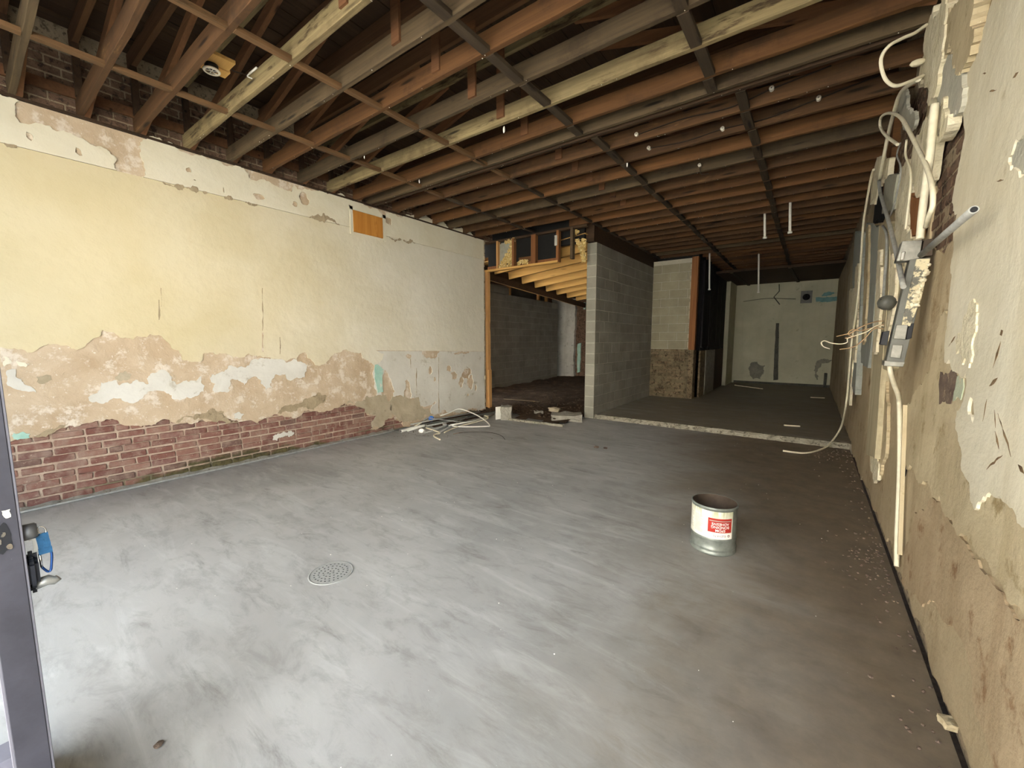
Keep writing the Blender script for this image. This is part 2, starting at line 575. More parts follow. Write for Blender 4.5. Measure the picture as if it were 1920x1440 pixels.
def m_floor(name, c1, c2, dust_x0, dust_x1, dust_max=1.0):
    g = NG(name, .55, spec=.35)
    n1 = g.noise(.55, 6, dist=.5)
    col = g.ramp(n1, [(.30, c1), (.70, c2)])
    tv = g.mapv(g.pos(), (1.0, 5.0, 1), (0, 0, R(-28)))
    n2 = g.noise(1.2, 8, tv, .68, .8)
    col = g.mix(g.math('MULTIPLY', g.step(n2, .46, .70), .52), col, 'c6c7c5')
    nm = g.noise(3.4, 9, g.mapv(g.pos(), (1.0, 2.2, 1), (0, 0, R(-24)), (9, 1, 0)), .75, .5)
    col = g.mix(g.math('MULTIPLY', g.step(nm, .47, .66), .40), col, '7f7d79')
    n2b = g.noise(1.7, 8, g.mapv(g.pos(), (1, 4, 1), (0, 0, R(-20)), (5, 3, 0)), .7, .6)
    col = g.mix(g.math('MULTIPLY', g.step(n2b, .54, .76), .6), col, '68645d')
    X, Y, Z = g.sep(g.pos())
    n3 = g.noise(.9, 6, dist=.8)
    xx = g.math('ADD', X, g.math('MULTIPLY', g.math('SUBTRACT', n3, .5), 1.8))
    xx = g.math('ADD', xx, g.math('MULTIPLY', g.step(Y, 2.0, 6.5), .9))
    dust = g.math('MULTIPLY', g.step(xx, dust_x0, dust_x1), dust_max)
    dc = g.ramp(g.noise(5, 7, rough=.7), [(.3, '5d5040'), (.7, '7d6e5a')])
    col = g.mix(dust, col, dc)
    # scuffs and grit
    n4 = g.noise(38, 4, rough=.8)
    col = g.mix(g.math('MULTIPLY', g.step(n4, .70, .75), .7), col, 'e6e6e2')
    n5 = g.noise(16, 6, rough=.8)
    col = g.mix(g.math('MULTIPLY', g.step(n5, .66, .74), .5), col, '453d34')
    rg = g.math('ADD', .42, g.math('MULTIPLY', n2, .3))
    h = g.math('ADD', n2, g.math('MULTIPLY', n4, .4))
    return g.done(col, h, .12, .01, rg)
M['floor'] = m_floor('worn_concrete_floor', '8f8f8d', 'b8b7b5', -1.5, .6, .95)
M['floor_b'] = m_floor('dusty_rear_concrete', '85806f', '989280', -6.5, 3.0, .6)
M['slab_edge'] = m_plaster('chipped_slab_edge', '858071', 'a8a291', '5c564a', .5, 7, .8)
def m_dirt():
    g = NG('bare_earth', 1.0)
    n = g.noise(4, 9, rough=.75)
    col = g.ramp(n, [(.3, '33251a'), (.52, '4f3d2c'), (.75, '756350')])
    n2 = g.noise(26, 5, rough=.8)
    col = g.mix(g.step(n2, .62, .7), col, '9a8d7a')
    return g.done(col, g.math('ADD', n, n2), .9, .03)
M['dirt'] = m_dirt()
M['concrete'] = m_plaster('rough_concrete', '8d887c', 'a9a498', '6a655a', .55, 9, .8)
M['bounce_pavement'] = m_plain('sunlit_pavement', 'b5b1a8', .9, 0, .08, .6)

def struct(o):
    o['kind'] = 'structure'
    return o
# ---------------------------------------------------------------- outside, unseen: street and yard added to bounce sunlight indoors
struct(box('bounce_pavement', (-30, -30, -.25), (25, -.15, -.12), M['bounce_pavement']))
struct(box('bounce_yard', (-30, -.15, -.25), (-5.88, 6.3, -.12), M['bounce_pavement']))

M['render'] = m_plain('bounce_facade_render', 'cdc9c1', .9, 0, .05, .4)
struct(box('bounce_building', (-45, -26, -.2), (35, -15, 9.0), M['render']))  # unseen building opposite, added to throw sunlight deep into the room
# ---------------------------------------------------------------- floors
XL, XR = -5.51, .54
floor = struct(box('floor', (-5.9, -.15, -.12), (XR - .016, 7.14, 0), M['floor']))
box('window_floor', (-5.9, -1.45, -.12), (-2.2, -.15, 0), M['floor'], floor)
box('joint_bed', (XR - .03, -.15, -.2), (XR + .3, 7.14, -.07), M['dirt'], floor)
rear_z = .07
floor_rear = struct(box('floor_rear', (-3.46, 7.14, -.12), (XR + .3, 15.5, rear_z), M['floor_b']))
rng = random.Random(4)
prof = []
bm = bmesh.new()
n = 60
rows = []
for i in range(n + 1):
    x = -3.25 + (XR - .02 + 3.25) * i / n
    j1, j2 = rng.uniform(-.012, .012), rng.uniform(-.02, .004)
    pts = [(x, 7.10 + j1, 0.0), (x, 7.115 + j1, .045 + j2), (x, 7.15 + j2, rear_z + .003), (x, 7.22 + j1 * 2, rear_z + .003), (x, 7.22 + j1 * 2, 0)]
    rows.append([bm.verts.new(p) for p in pts])
for a, b in zip(rows, rows[1:]):
    for k in range(len(a) - 1): bm.faces.new((a[k], a[k + 1], b[k + 1], b[k]))
add('slab_edge', mesh_of(bm, 'slab_edge'), M['slab_edge'], floor_rear)

# bare earth of the side bay, a displaced grid with real hollows and lumps
def dirt_height(x, y):
    from mathutils import noise as mn
    h = mn.fractal(Vector((x * 1.3, y * 1.3, 0)), .8, 2.0, 5) * .055
    return h
bm = bmesh.new()
gx, gy = 60, 90
x0, x1, y0, y1 = -8.6, -3.44, 6.2, 14.4
vs = []
for j in range(gy + 1):
    row = []
    for i in range(gx + 1):
        x = x0 + (x1 - x0) * i / gx
        y = y0 + (y1 - y0) * j / gy
        e = min(1, (y - y0) / .5)
        z = .012 + (.045 + dirt_height(x, y)) * e
        if y > 9: z += .03
        row.append(bm.verts.new((x, y, z)))
    vs.append(row)
for j in range(gy):
    for i in range(gx):
        x = x0 + (x1 - x0) * (i + .5) / gx
        y = y0 + (y1 - y0) * (j + .5) / gy
        if x < -5.86 and y < 6.8: continue
        if y < 6.25 + .25 * math.sin(x * 9) * .3 + (.18 if x < -4.5 else 0): continue
        bm.faces.new((vs[j][i], vs[j][i + 1], vs[j + 1][i + 1], vs[j + 1][i]))
for v in [v for v in bm.verts if not v.link_faces]: bm.verts.remove(v)
ground = struct(add('ground', mesh_of(bm, 'ground', True), M['dirt']))

box('earth_bed', (-9.1, 6.3, -.2), (-3.44, 14.5, -.005), M['dirt'], ground)
# ---------------------------------------------------------------- left wall
CEIL = 3.53
WL_END = 6.55
wall_left = struct(box('wall_left', (-5.86, -1.45, -.02), (-5.548, WL_END, CEIL), M['mortar']))
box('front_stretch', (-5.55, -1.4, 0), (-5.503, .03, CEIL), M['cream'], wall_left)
BR_TOP = [(27, 825), (68, 817), (100, 812), (130, 798), (168, 793), (244, 798), (284, 798), (339, 793), (379, 786), (390, 790), (406, 792), (447, 791), (482, 794), (496, 784), (520, 777), (588, 770), (632, 764), (686, 759), (688, 777), (706, 777), (706, 793), (694, 806)]
edge = [onX(x, y, -5.52) for x, y in BR_TOP]
edge = [(0.02, edge[0][1] - .02)] + edge
exposed = edge + [(edge[-1][0], -.02), (.02, -.02)]
patch2 = [onX(x, y, -5.52) for x, y in [(723, 786), (740, 781), (754, 790), (752, 800), (722, 803)]]
rng = random.Random(11)
brick_meshes = []
for L in (.198, .198, .198, .094):
    for k in range(3):
        bm = bmesh.new()
        bm_box(bm, (0, 0, 0), (.10, L, .058))
        bmesh.ops.bevel(bm, geom=list(bm.edges), offset=.006, segments=1, affect='EDGES')
        for v in bm.verts: v.co += Vector((rng.uniform(-.002, .004), rng.uniform(-.004, .004), rng.uniform(-.003, .003)))
        brick_meshes.append((L, mesh_of(bm, 'brick')))
for L, me in brick_meshes: me.materials.append(M['brick'])
long_b = [me for L, me in brick_meshes if L > .15]
head_b = [me for L, me in brick_meshes if L < .15]
CH = .0715
for row in range(11):
    z = .012 + CH * (row + .5) + .004 * (row % 3)
    y = .04 - (.1 if row % 2 else 0) + rng.uniform(-.02, .02)
    while y < 4.3:
        hd = rng.random() < .16
        L = .098 if hd else .205
        yc = y + L / 2
        ins = any(inside((yc + a, z + b), exposed) or inside((yc + a, z + b), patch2) for a in (-.09, 0, .09) for b in (-.05, 0, .05))
        if ins and yc > .1:
            add('brick', rng.choice(head_b if hd else long_b), None, wall_left, (-5.585 + rng.uniform(-.004, .003), yc, z + rng.uniform(-.002, .002)), (0, 0, 0))
        y += L + .010
# base coat over the brick, broken away at the foot
e2 = [onX(x, y, -5.515) for x, y in [(694, 806), (700, 806), (716, 800), (721, 786), (727, 783), (741, 780), (755, 790), (758, 800)]]
coat = [(.02, CEIL, 0), (.02, edge[0][1])] + edge[1:] + e2 + [(e2[-1][0] + .05, .02), (WL_END, .015, 0), (WL_END, CEIL, 0)]
sheet('base_coat', coat, 0, -5.515, 1, .034, M['tan'], wall_left, rag=.22, step=.03, seed=3)
sheet('mortar_smear', [onX(x, y, -5.513) for x, y in [(330, 792), (372, 776), (395, 766), (420, 772), (425, 784), (447, 790), (400, 791), (379, 785)]], 0, -5.511, 1, .02, M['scratch'], wall_left, seed=5)
sheet('mortar_smear', [onX(x, y, -5.513) for x, y in [(520, 775), (560, 757), (588, 742), (596, 736), (612, 742), (600, 757), (588, 769), (545, 773)]], 0, -5.511, 1, .02, M['scratch'], wall_left, seed=6)
sheet('mortar_smear', [onX(x, y, -5.513) for x, y in [(60, 818), (90, 805), (112, 797), (128, 793), (118, 803), (98, 813), (72, 820)]], 0, -5.511, 1, .02, M['scratch'], wall_left, seed=7)
sheet('mortar_smear', [onX(x, y, -5.513) for x, y in [(688, 776), (680, 765), (640, 762), (688, 742), (720, 740), (735, 760), (735, 784), (716, 800), (700, 802), (706, 780)]], 0, -5.511, 1, .02, M['tangrey'], wall_left, seed=8)
sheet('plaster_skim', [onX(x, y, -5.513) for x, y in [(735, 742), (760, 742), (786, 744), (790, 762), (806, 762), (812, 780), (780, 788), (757, 792), (742, 780), (733, 770)]], 0, -5.511, 1, .02, M['tangrey'], wall_left, seed=9)
# cream paint coat: upper field
LINE_Z = 3.12
low = [(0, 651), (27, 653), (51, 661), (68, 657), (81, 648), (100, 645), (114, 648), (127, 648), (143, 656), (162, 644), (192, 619), (214, 624), (230, 634), (249, 637), (257, 630), (276, 632), (282, 626), (298, 628), (314, 641), (336, 657), (341, 674), (379, 676), (380, 664), (430, 665), (466, 663), (477, 667), (500, 670), (520, 673), (556, 674), (562, 664), (572, 660), (578, 672), (590, 683), (600, 686), (612, 680), (618, 672), (628, 662), (642, 657), (660, 659), (678, 662), (686, 674), (702, 685), (712, 680), (720, 664)]
lowp = [onX(x, y, -5.505) for x, y in low]
f = WL_END + .0
holes = []
def H(x0, y0, x1, y1, seed, jag=.3, n=9):
    r = random.Random(seed)
    a = onX(x0, y0, -5.505); b = onX(x1, y1, -5.505)
    return blob((a[0] + b[0]) / 2, (a[1] + b[1]) / 2, abs(b[0] - a[0]) / 2, abs(b[1] - a[1]) / 2, r, n, jag)
poly = [(.02, LINE_Z, 0), (.02, lowp[0][1])] + lowp[1:] + [(3.9, 1.335, 0), (f, 1.255, 0), (f, LINE_Z, 0)]
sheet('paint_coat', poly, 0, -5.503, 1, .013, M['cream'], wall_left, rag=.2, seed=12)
# white dado coat to the right of the broken plaster
wl = [(721, 693), (728, 700), (734, 712), (737, 726), (738, 744), (757, 745), (759, 714), (764, 711), (768, 716), (770, 747), (786, 744), (789, 762), (805, 760), (816, 752), (818, 756), (808, 766), (808, 774)]
wlp = [onX(x, y, -5.505) for x, y in wl]
poly = [onX(702, 684, -5.505), onX(703, 720, -5.505), onX(706, 742, -5.505), onX(716, 742, -5.505), onX(720, 700, -5.505)] + wlp + [(f, .05, 0), (f, 1.25, 0), (3.93, 1.325, 0)]
hl = [H(790, 652, 830, 670, 1, .45), H(828, 651, 841, 658, 2), H(760, 664, 773, 673, 3), H(803, 685, 811, 700, 4), H(838, 686, 846, 697, 5), H(846, 696, 857, 710, 15), H(860, 707, 869, 725, 6), H(866, 690, 886, 712, 16, .6), H(876, 704, 889, 731, 7), H(875, 738, 880, 743, 8), H(813, 706, 818, 716, 9), H(702, 664, 709, 670, 10), H(853, 659, 880, 664, 19, .4), H(890, 722, 894, 732, 20)]
sheet('white_dado_coat', poly, 0, -5.505, 1, .011, M['white'], wall_left, holes=hl, rag=.2, seed=13)
sheet('teal_paint_strip', [onX(x, y, -5.501) for x, y in [(703, 684), (707, 683), (719, 693), (717, 712), (719, 735), (708, 737), (704, 715)]], 0, -5.5005, 1, .004, M['teal'], wall_left, rag=.1, seed=14)
# flakes of white paint left on the base coat
def flake(name, pts, seed, mat='white'):
    sheet(name, [onX(x * .27083, 560 + y * .27083, -5.512) for x, y in pts], 0, -5.508, 1, .008, M[mat], wall_left, rag=.25, step=.025, seed=seed)
flake('paint_flake', [(610, 685), (700, 600), (700, 580), (810, 565), (830, 600), (900, 590), (940, 560), (1030, 590), (1040, 520), (1160, 510), (1190, 570), (1220, 595), (1270, 570), (1310, 575), (1390, 535), (1415, 600), (1370, 670), (1290, 680), (1120, 640), (1000, 665), (880, 715), (690, 725)], 21)
sheet('paint_flake', [onX(x, y, -5.512) for x, y in [(393, 709), (406, 701), (428, 686), (445, 690), (470, 678), (482, 674), (520, 673), (552, 673), (577, 684), (571, 708), (545, 714), (536, 700), (516, 702), (510, 727), (498, 731), (488, 712), (476, 706), (458, 722), (440, 712), (432, 712), (431, 731), (401, 736), (404, 720)]], 0, -5.508, 1, .008, M['white'], wall_left, rag=.25, step=.025, seed=22)
flake('paint_flake', [(40, 510), (110, 490), (150, 560), (230, 620), (250, 650), (180, 640), (90, 620), (50, 570)], 23)
flake('paint_flake', [(20, 400), (60, 410), (70, 450), (30, 470), (18, 450)], 24, 'band')
flake('paint_flake', [(110, 430), (150, 440), (190, 460), (180, 475), (120, 450)], 25, 'band')
flake('paint_flake', [(800, 540), (870, 500), (905, 520), (890, 560), (820, 570)], 26, 'tangrey')
flake('paint_flake', [(1620, 800), (1660, 785), (1690, 800), (1660, 835), (1625, 830)], 27)
flake('paint_flake', [(92, 930), (160, 920), (210, 935), (205, 965), (120, 978), (92, 970)], 28, 'teal')
flake('paint_flake', [(250, 540), (350, 530), (360, 560), (300, 590), (255, 575)], 29, 'tangrey')
sheet('paint_flake', [onX(x, y, -5.512) for x, y in [(513, 818), (522, 813), (540, 812), (553, 811), (551, 815), (536, 817), (524, 820), (520, 827), (513, 826)]], 0, -5.528, 1, .006, M['white'], wall_left, rag=.3, step=.02, seed=30)
# raised band under the joists
zs = .3333
b1 = [(0, 530), (60, 545), (110, 570), (110, 690), (200, 690), (230, 695), (320, 740), (400, 750), (480, 790), (600, 840), (655, 890), (660, 965)]
p1 = [onX(x * zs, y * zs, -5.5) for x, y in b1]
poly = [(.02, 3.50, 0), (p1[0][0], min(p1[0][1], 3.515))] + [(a, min(b, 3.515)) for a, b in p1[1:]] + [(p1[-1][0], LINE_Z + .004, 0), (.02, LINE_Z + .004, 0)]
hb = [H(45, 246, 66, 266, 31), H(140, 276, 155, 294, 32), H(10, 262, 30, 268, 36, .4)]
sheet('paint_band', poly, 0, -5.497, 1, .016, M['band'], wall_left, holes=hb[:2], rag=.2, seed=31)
p2 = [(a, min(b, 3.515)) for a, b in [onX(x * zs, y * zs, -5.5) for x, y in [(800, 1000), (800, 900), (790, 800), (830, 775), (1100, 870), (1230, 905), (1260, 930), (1330, 920), (1400, 975), (1400, 1000), (1500, 1020), (1560, 1050), (1640, 1080), (1650, 1040), (1740, 1065), (1780, 1075)]]]
poly = [(p2[0][0], LINE_Z + .004)] + p2 + [(WL_END, 3.51, 0), (WL_END, LINE_Z + .004, 0)]
hb = [H(348, 313, 359, 325, 33), H(475, 362, 497, 377, 34), H(548, 377, 558, 389, 35), H(562, 359, 580, 388, 37), H(362, 336, 367, 340, 38), H(417, 350, 421, 363, 39), H(722, 405, 734, 424, 40)]
sheet('paint_band', poly, 0, -5.497, 1, .016, M['band'], wall_left, holes=hb, rag=.2, seed=32)
# chips along the ridge lines
for k, (xa, xb) in enumerate([(8, 32), (305, 345), (350, 372), (380, 388), (420, 436), (460, 482), (580, 636), (730, 752), (756, 778)]):
    za = onX(xa, 178 + xa * .2983 + (90 - xa * .0565), -5.5)[0]
    zb = onX(xb, 178 + xb * .2983 + (90 - xb * .0565), -5.5)[0]
    sheet('ridge_chip', [(za, LINE_Z + .006), (zb, LINE_Z + .008), (zb, LINE_Z - .012), ((za + zb) / 2, LINE_Z - .022), (za, LINE_Z - .008)], 0, -5.4945, 1, .004, M['scratch'], wall_left, rag=.3, step=.02, seed=50 + k)
for k, (x, y0_, y1_, mt) in enumerate([(298, 562, 600, 'scratch'), (302, 540, 575, 'scratch'), (493, 624, 660, 'tan'), (492, 540, 620, 'scratch'), (525, 632, 664, 'scratch'), (823, 670, 775, 'scratch'), (781, 690, 742, 'scratch'), (770, 672, 690, 'scratch')]):
    a, b = onX(x, y0_, -5.5), onX(x, y1_, -5.5)
    w = .0035 if mt == 'scratch' else .009
    sheet('wall_crack', [(a[0] - w, a[1]), (a[0] + w, a[1]), (b[0] + w, b[1]), (b[0] - w * .5, b[1])], 0, -5.5005, 1, .003, M[mt], wall_left, rag=.045, step=.03, seed=70 + k)
# ragged plaster end at the opening
rng = random.Random(8)
pe = [(-5.5 + rng.uniform(-.015, .01), z * .1) for z in range(1, 35)]
poly = [(-5.86, .02, 0), (-5.5, .02)] + pe + [(-5.5, 3.5), (-5.86, 3.5, 0)]
sheet('wall_end_coat', poly, 1, WL_END + .03, 1, .03, M['tangrey'], wall_left, rag=.2, seed=41)
# cement fillet along the foot
bm = bmesh.new()
rows = []
rng = random.Random(9)
for i in range(70):
    y = .05 + i * .06
    j = rng.uniform(-.012, .012)
    rows.append([bm.verts.new(p) for p in [(-5.535, y, .03 + j * .8), (-5.49 + j, y, .012), (-5.465 + j, y, .0005)]])
for a, b in zip(rows, rows[1:]):
    for k in range(2): bm.faces.new((a[k], a[k + 1], b[k + 1], b[k]))
add('cement_fillet', mesh_of(bm, 'fillet'), M['concrete'], wall_left)
# attic brickwork above the joist seat
attic = box('attic_backing', (-5.86, -1.45, CEIL), (-5.56, 7.2, 4.30), M['darkmortar'], wall_left)
rng = random.Random(21)
att = box_mesh((.03, .198, .060), .004)
att.materials.append(M['darkbrick'])
bm = bmesh.new()
for row in range(8):
    y = -.05 - (.1 if row % 2 else 0)
    while y < 7.1:
        p = (-5.565 + rng.uniform(-.006, .004), y + .1, CEIL + .04 + .0745 * row)
        if .25 < y < 2.5:
            add('attic_brick', att, None, wall_left, p)
        elif y > 2.4:
            bm_box(bm, p, (.03, .198, .060))
        y += .21
o = add('attic_brickwork', mesh_of(bm, 'attic'), M['darkbrick'], wall_left)
o['kind'] = 'stuff'
# ---------------------------------------------------------------- right wall
M['rw_tan'] = m_plaster('brown_old_plaster', 'a39274', 'bcab8c', '8a7555', .55, 1.5, .6, streak=.35, spec_col='cdbd9c', spec_t=.66)
M['rw_mid'] = m_plaster('tan_grey_plaster', 'b0a081', 'c7b999', '95835f', .56, 2.2, .5, streak=.3, spec_col='d8cdb0', spec_t=.64)
M['rw_low'] = m_plaster('orange_tan_plaster', 'a08c6e', 'b8a486', '86694b', .55, 2.0, .55, streak=.25, spec_col='cfbfa0', spec_t=.67)
M['rw_white'] = m_plaster('old_white_plaster', 'cfc6ac', 'ddd6c1', 'bdb192', .62, 2.0, .35, streak=.3)
M['rw_cream'] = m_plaster('thick_cream_plaster', 'd6ccac', 'e5dcc3', 'b3a37f', .56, 6.0, 1.0)
M['rw_grey'] = m_plaster('grey_plaster', 'a4a294', 'bab7a8', 'cfc8b2', .6, 3.0, .5)
M['teal_faint'] = m_plaster('faint_green_paint', 'a9b39a', 'bac0a8', 'c6bda0', .52, 6, .3)
M['stain'] = m_plaster('purple_brown_stain', '5c4d44', '7a695c', '9d8c74', .55, 9.0, .4)
wall_right = struct(box('wall_right', (XR + .01, -.1, -.02), (XR + .35, 15.6, 4.3), M['darkmortar']))
rp = lambda pts, X: [onX(x, y, X) for x, y in pts]
# brown base coat over the whole wall, broken where the brick and the chase show
chase = rp([(1752, 214), (1806, 205), (1808, 260), (1796, 330), (1788, 372), (1793, 400), (1786, 452), (1770, 478), (1742, 470), (1748, 400), (1756, 300)], XR)
base = [(.1, .035), (1.4, .03), (2.0, .045), (2.6, .03), (3.2, .04), (4.2, .03), (5.6, .03), (7.1, .05), (11, .09), (15.4, .09, 0), (15.4, 3.2), (11, 3.35), (8, 3.30), (7.2, 3.25), (6.4, 3.0), (5.7, 2.95), (5.0, 2.78), (4.5, 2.86), (4.15, 2.9), (3.95, 3.1), (3.6, 3.55), (3.0, 3.52, 0), (.1, 3.52, 0)]
sheet('base_coat', base, 0, XR, -1, .03, M['rw_tan'], wall_right, holes=[chase], rag=.15, step=.05, seed=101)
rb = []
for k in range(3):
    bm = bmesh.new()
    bm_box(bm, (0, 0, 0), (.08, .2, .062))
    bmesh.ops.bevel(bm, geom=list(bm.edges), offset=.006, segments=1, affect='EDGES')
    r_ = random.Random(k)
    for v in bm.verts: v.co += Vector([r_.uniform(-.003, .003) for _ in range(3)])
    me = mesh_of(bm, 'brick')
    me.materials.append(M['darkbrick'])
    rb.append(me)
rng = random.Random(5)
for row in range(20):
    z = 1.95 + row * .075
    for k in range(19):
        y = 2.95 + k * .212 + (.1 if row % 2 else 0)
        if inside((y, z), chase) or (y > 3.6 and z > 2.75):
            add('brick', rng.choice(rb), None, wall_right, (XR + .045 + rng.uniform(-.004, .006), y, z))
# mid coat and its broken lower edge
mid = rp([(1690, 800), (1700, 880), (1722, 905), (1745, 915), (1762, 930), (1785, 970), (1805, 1000), (1822, 1020), (1838, 1045), (1862, 1080), (1890, 1128), (1920, 1152)], XR - .012)
y_end = mid[-1][0]
poly = mid + [(1.2, .95), (.6, .8), (.1, .82, 0), (.1, 2.2, 0)] + rp([(1920, 560), (1790, 560), (1765, 590), (1740, 700), (1712, 740)], XR - .012)
sheet('mid_coat', poly, 0, XR - .014, -1, .016, M['rw_mid'], wall_right, rag=.22, seed=102)
lowc = rp([(1722, 1128), (1735, 1130), (1760, 1150), (1787, 1173), (1813, 1227), (1823, 1277), (1827, 1337), (1847, 1383), (1863, 1440)], XR - .008)
poly = lowc + [(1.2, .06), (.1, .05, 0), (.1, .78, 0), (.6, .76), (1.2, .9)] + rp([(1920, 1160), (1885, 1135), (1858, 1090), (1832, 1048), (1800, 1006), (1778, 972), (1750, 935), (1715, 960), (1695, 1040), (1690, 1090)], XR - .008)
sheet('lower_coat', poly, 0, XR - .008, -1, .01, M['rw_low'], wall_right, rag=.15, seed=103)
# white coat
wb = [(1860, -2), (1845, 40), (1830, 75), (1818, 110), (1810, 140), (1803, 180), (1800, 200), (1803, 225), (1806, 250), (1798, 290), (1792, 325), (1786, 350), (1782, 372), (1791, 400), (1784, 450), (1778, 500), (1777, 550), (1774, 590), (1768, 640), (1767, 680), (1780, 690), (1793, 700), (1806, 700), (1806, 730), (1790, 770), (1787, 804), (1792, 826), (1798, 844), (1798, 881), (1813, 905), (1822, 955), (1832, 940), (1846, 924), (1862, 933), (1887, 951), (1920, 984)]
wbp = rp(wb, XR - .03)
poly = wbp + [(1.3, 1.18), (.1, 1.2, 0), (.1, 3.5, 0), (2.2, 3.5, 0)]
hw = [rp([(1886, 296), (1900, 262), (1925, 248), (1925, 300), (1912, 332), (1905, 334), (1900, 318)], XR - .03),
      rp([(1810, 762), (1815, 744), (1821, 756), (1822, 780), (1819, 794), (1811, 778)], XR - .03)]
def slit(x0, y0, x1, y1, w):
    a, b = onX(x0, y0, XR - .03), onX(x1, y1, XR - .03)
    d = Vector((b[0] - a[0], b[1] - a[1])).normalized()
    n_ = Vector((-d.y, d.x)) * w * .6
    m_ = ((a[0] + b[0]) / 2, (a[1] + b[1]) / 2)
    return [(a[0], a[1]), (m_[0] + n_.x, m_[1] + n_.y), (b[0], b[1]), (m_[0] - n_.x, m_[1] - n_.y)]
scars = [slit(1837, 140, 1848, 137, .006), slit(1851, 173, 1865, 169, .006), slit(1866, 774, 1890, 856, .009), slit(1860, 768, 1862, 802, .006), slit(1861, 808, 1868, 842, .012), slit(1775, 650, 1788, 630, .008), slit(1845, 880, 1875, 853, .007), slit(1903, 870, 1915, 888, .014), slit(1864, 340, 1878, 338, .006), slit(1857, 690, 1872, 640, .016), slit(1850, 724, 1866, 708, .014), slit(1838, 790, 1846, 748, .006), slit(1870, 628, 1876, 620, .02), slit(1894, 148, 1905, 136, .012)]
sheet('white_coat', poly, 0, XR - .024, -1, .012, M['rw_white'], wall_right, holes=hw, rag=.22, seed=104)
M['scar'] = m_plaster('scratched_brown_plaster', '6e573c', '8d7454', '5a452e', .5, 8, .5)
for k, sc_ in enumerate(scars):
    sheet('scratch', sc_, 0, XR - .0248, -1, .002, M['scar'], wall_right, rag=.08, step=.03, seed=160 + k)
sheet('grey_patch', rp([(1886, 296), (1900, 262), (1925, 248), (1925, 300), (1912, 332), (1905, 334), (1900, 318)], XR - .018), 0, XR - .018, -1, .02, M['rw_grey'], wall_right, seed=105)
sheet('dark_stain', rp([(1762, 697), (1790, 694), (1794, 716), (1786, 740), (1782, 757), (1760, 758), (1759, 720)], XR - .018), 0, XR - .0165, -1, .006, M['stain'], wall_right, rag=.12, seed=106)
sheet('teal_patch', rp([(1794, 706), (1806, 702), (1806, 726), (1800, 750), (1786, 752), (1788, 735)], XR - .018), 0, XR - .0175, -1, .004, M['teal_faint'], wall_right, rag=.15, seed=107)
sheet('plaster_lumps', rp([(1806, 590), (1822, 565), (1826, 600), (1818, 640), (1812, 690), (1800, 684), (1789, 664), (1788, 640), (1800, 620)], XR - .035), 0, XR - .030, -1, .007, M['rw_cream'], wall_right, rag=.3, step=.02, seed=108)
# hanging plaster mass over the chase
sheet('plaster_mass', rp([(1740, -20), (1736, 38), (1731, 84), (1732, 104), (1726, 120), (1722, 144), (1732, 156), (1740, 167), (1750, 184), (1757, 160), (1760, 130), (1766, 100), (1770, 60), (1776, -20)], XR - .06), 0, XR - .06, -1, .06, M['rw_cream'], wall_right, rag=.3, step=.04, seed=110)
sheet('plaster_mass', rp([(1766, -20), (1764, 60), (1760, 110), (1764, 122), (1790, 120), (1806, 128), (1818, 104), (1826, 70), (1828, -20)], XR - .05), 0, XR - .05, -1, .05, M['rw_mid'], wall_right, rag=.3, step=.03, seed=111)
sheet('grey_plaster_scab', rp([(1757, 130), (1770, 118), (1804, 122), (1803, 160), (1804, 185), (1797, 212), (1784, 224), (1772, 210), (1758, 200), (1752, 180), (1757, 155)], XR - .042), 0, XR - .042, -1, .04, M['rw_grey'], wall_right, rag=.3, seed=112)
sheet('plaster_fringe', rp([(1759, 200), (1770, 205), (1778, 215), (1776, 235), (1768, 255), (1760, 268), (1756, 250), (1757, 222)], XR - .06), 0, XR - .06, -1, .05, M['rw_cream'], wall_right, rag=.3, step=.04, seed=113)
bm = bmesh.new()
bmesh.ops.create_icosphere(bm, subdivisions=2, radius=.05)
rr = random.Random(3)
for v in bm.verts: v.co = Vector((v.co.x * .8, v.co.y * .45, v.co.z * .45)) * rr.uniform(.85, 1.15)
p = on(1722, 117, 0, XR - .09)
add('plaster_knob', mesh_of(bm, 'knob', True), M['rw_cream'], wall_right, p)
# strips, boards and panels of the opened chase, from the photograph's silhouettes on the wall
def strip(name, pts, off, th, mat, seed, rag=.16):
    sheet(name, rp(pts, XR - off), 0, XR - off, -1, th, M[mat], wall_right, rag=rag, step=.02, seed=seed)
strip('plaster_strip', [(1686, 322), (1694, 311), (1707, 316), (1706, 373), (1700, 440), (1692, 470), (1680, 470), (1678, 396)], .05, .05, 'rw_cream', 120)
strip('plaster_strip', [(1712, 272), (1724, 250), (1738, 222), (1752, 205), (1752, 240), (1744, 300), (1738, 340), (1727, 362), (1714, 356), (1707, 310)], .055, .05, 'rw_cream', 121)
strip('plaster_strip', [(1668, 298), (1656, 300), (1642, 303), (1638, 322), (1633, 350), (1631, 384), (1640, 384), (1648, 340), (1664, 330)], .075, .04, 'rw_cream', 122)
strip('grey_panel', [(1659, 338), (1682, 327), (1676, 360), (1674, 393), (1653, 401), (1656, 370)], .07, .03, 'kraft', 123, .05)
strip('dark_slot', [(1642, 360), (1652, 350), (1654, 400), (1648, 418), (1637, 416)], .06, .03, 'charred', 124, .1)
strip('board', [(1624, 418), (1648, 424), (1644, 500), (1640, 560), (1634, 640), (1627, 690), (1614, 680), (1614, 600), (1619, 480)], .03, .03, 'board_blue', 125, .05)
strip('board', [(1648, 424), (1664, 416), (1668, 470), (1664, 560), (1652, 700), (1640, 860), (1624, 850), (1634, 680), (1641, 560)], .055, .05, 'board_z', 126, .06)
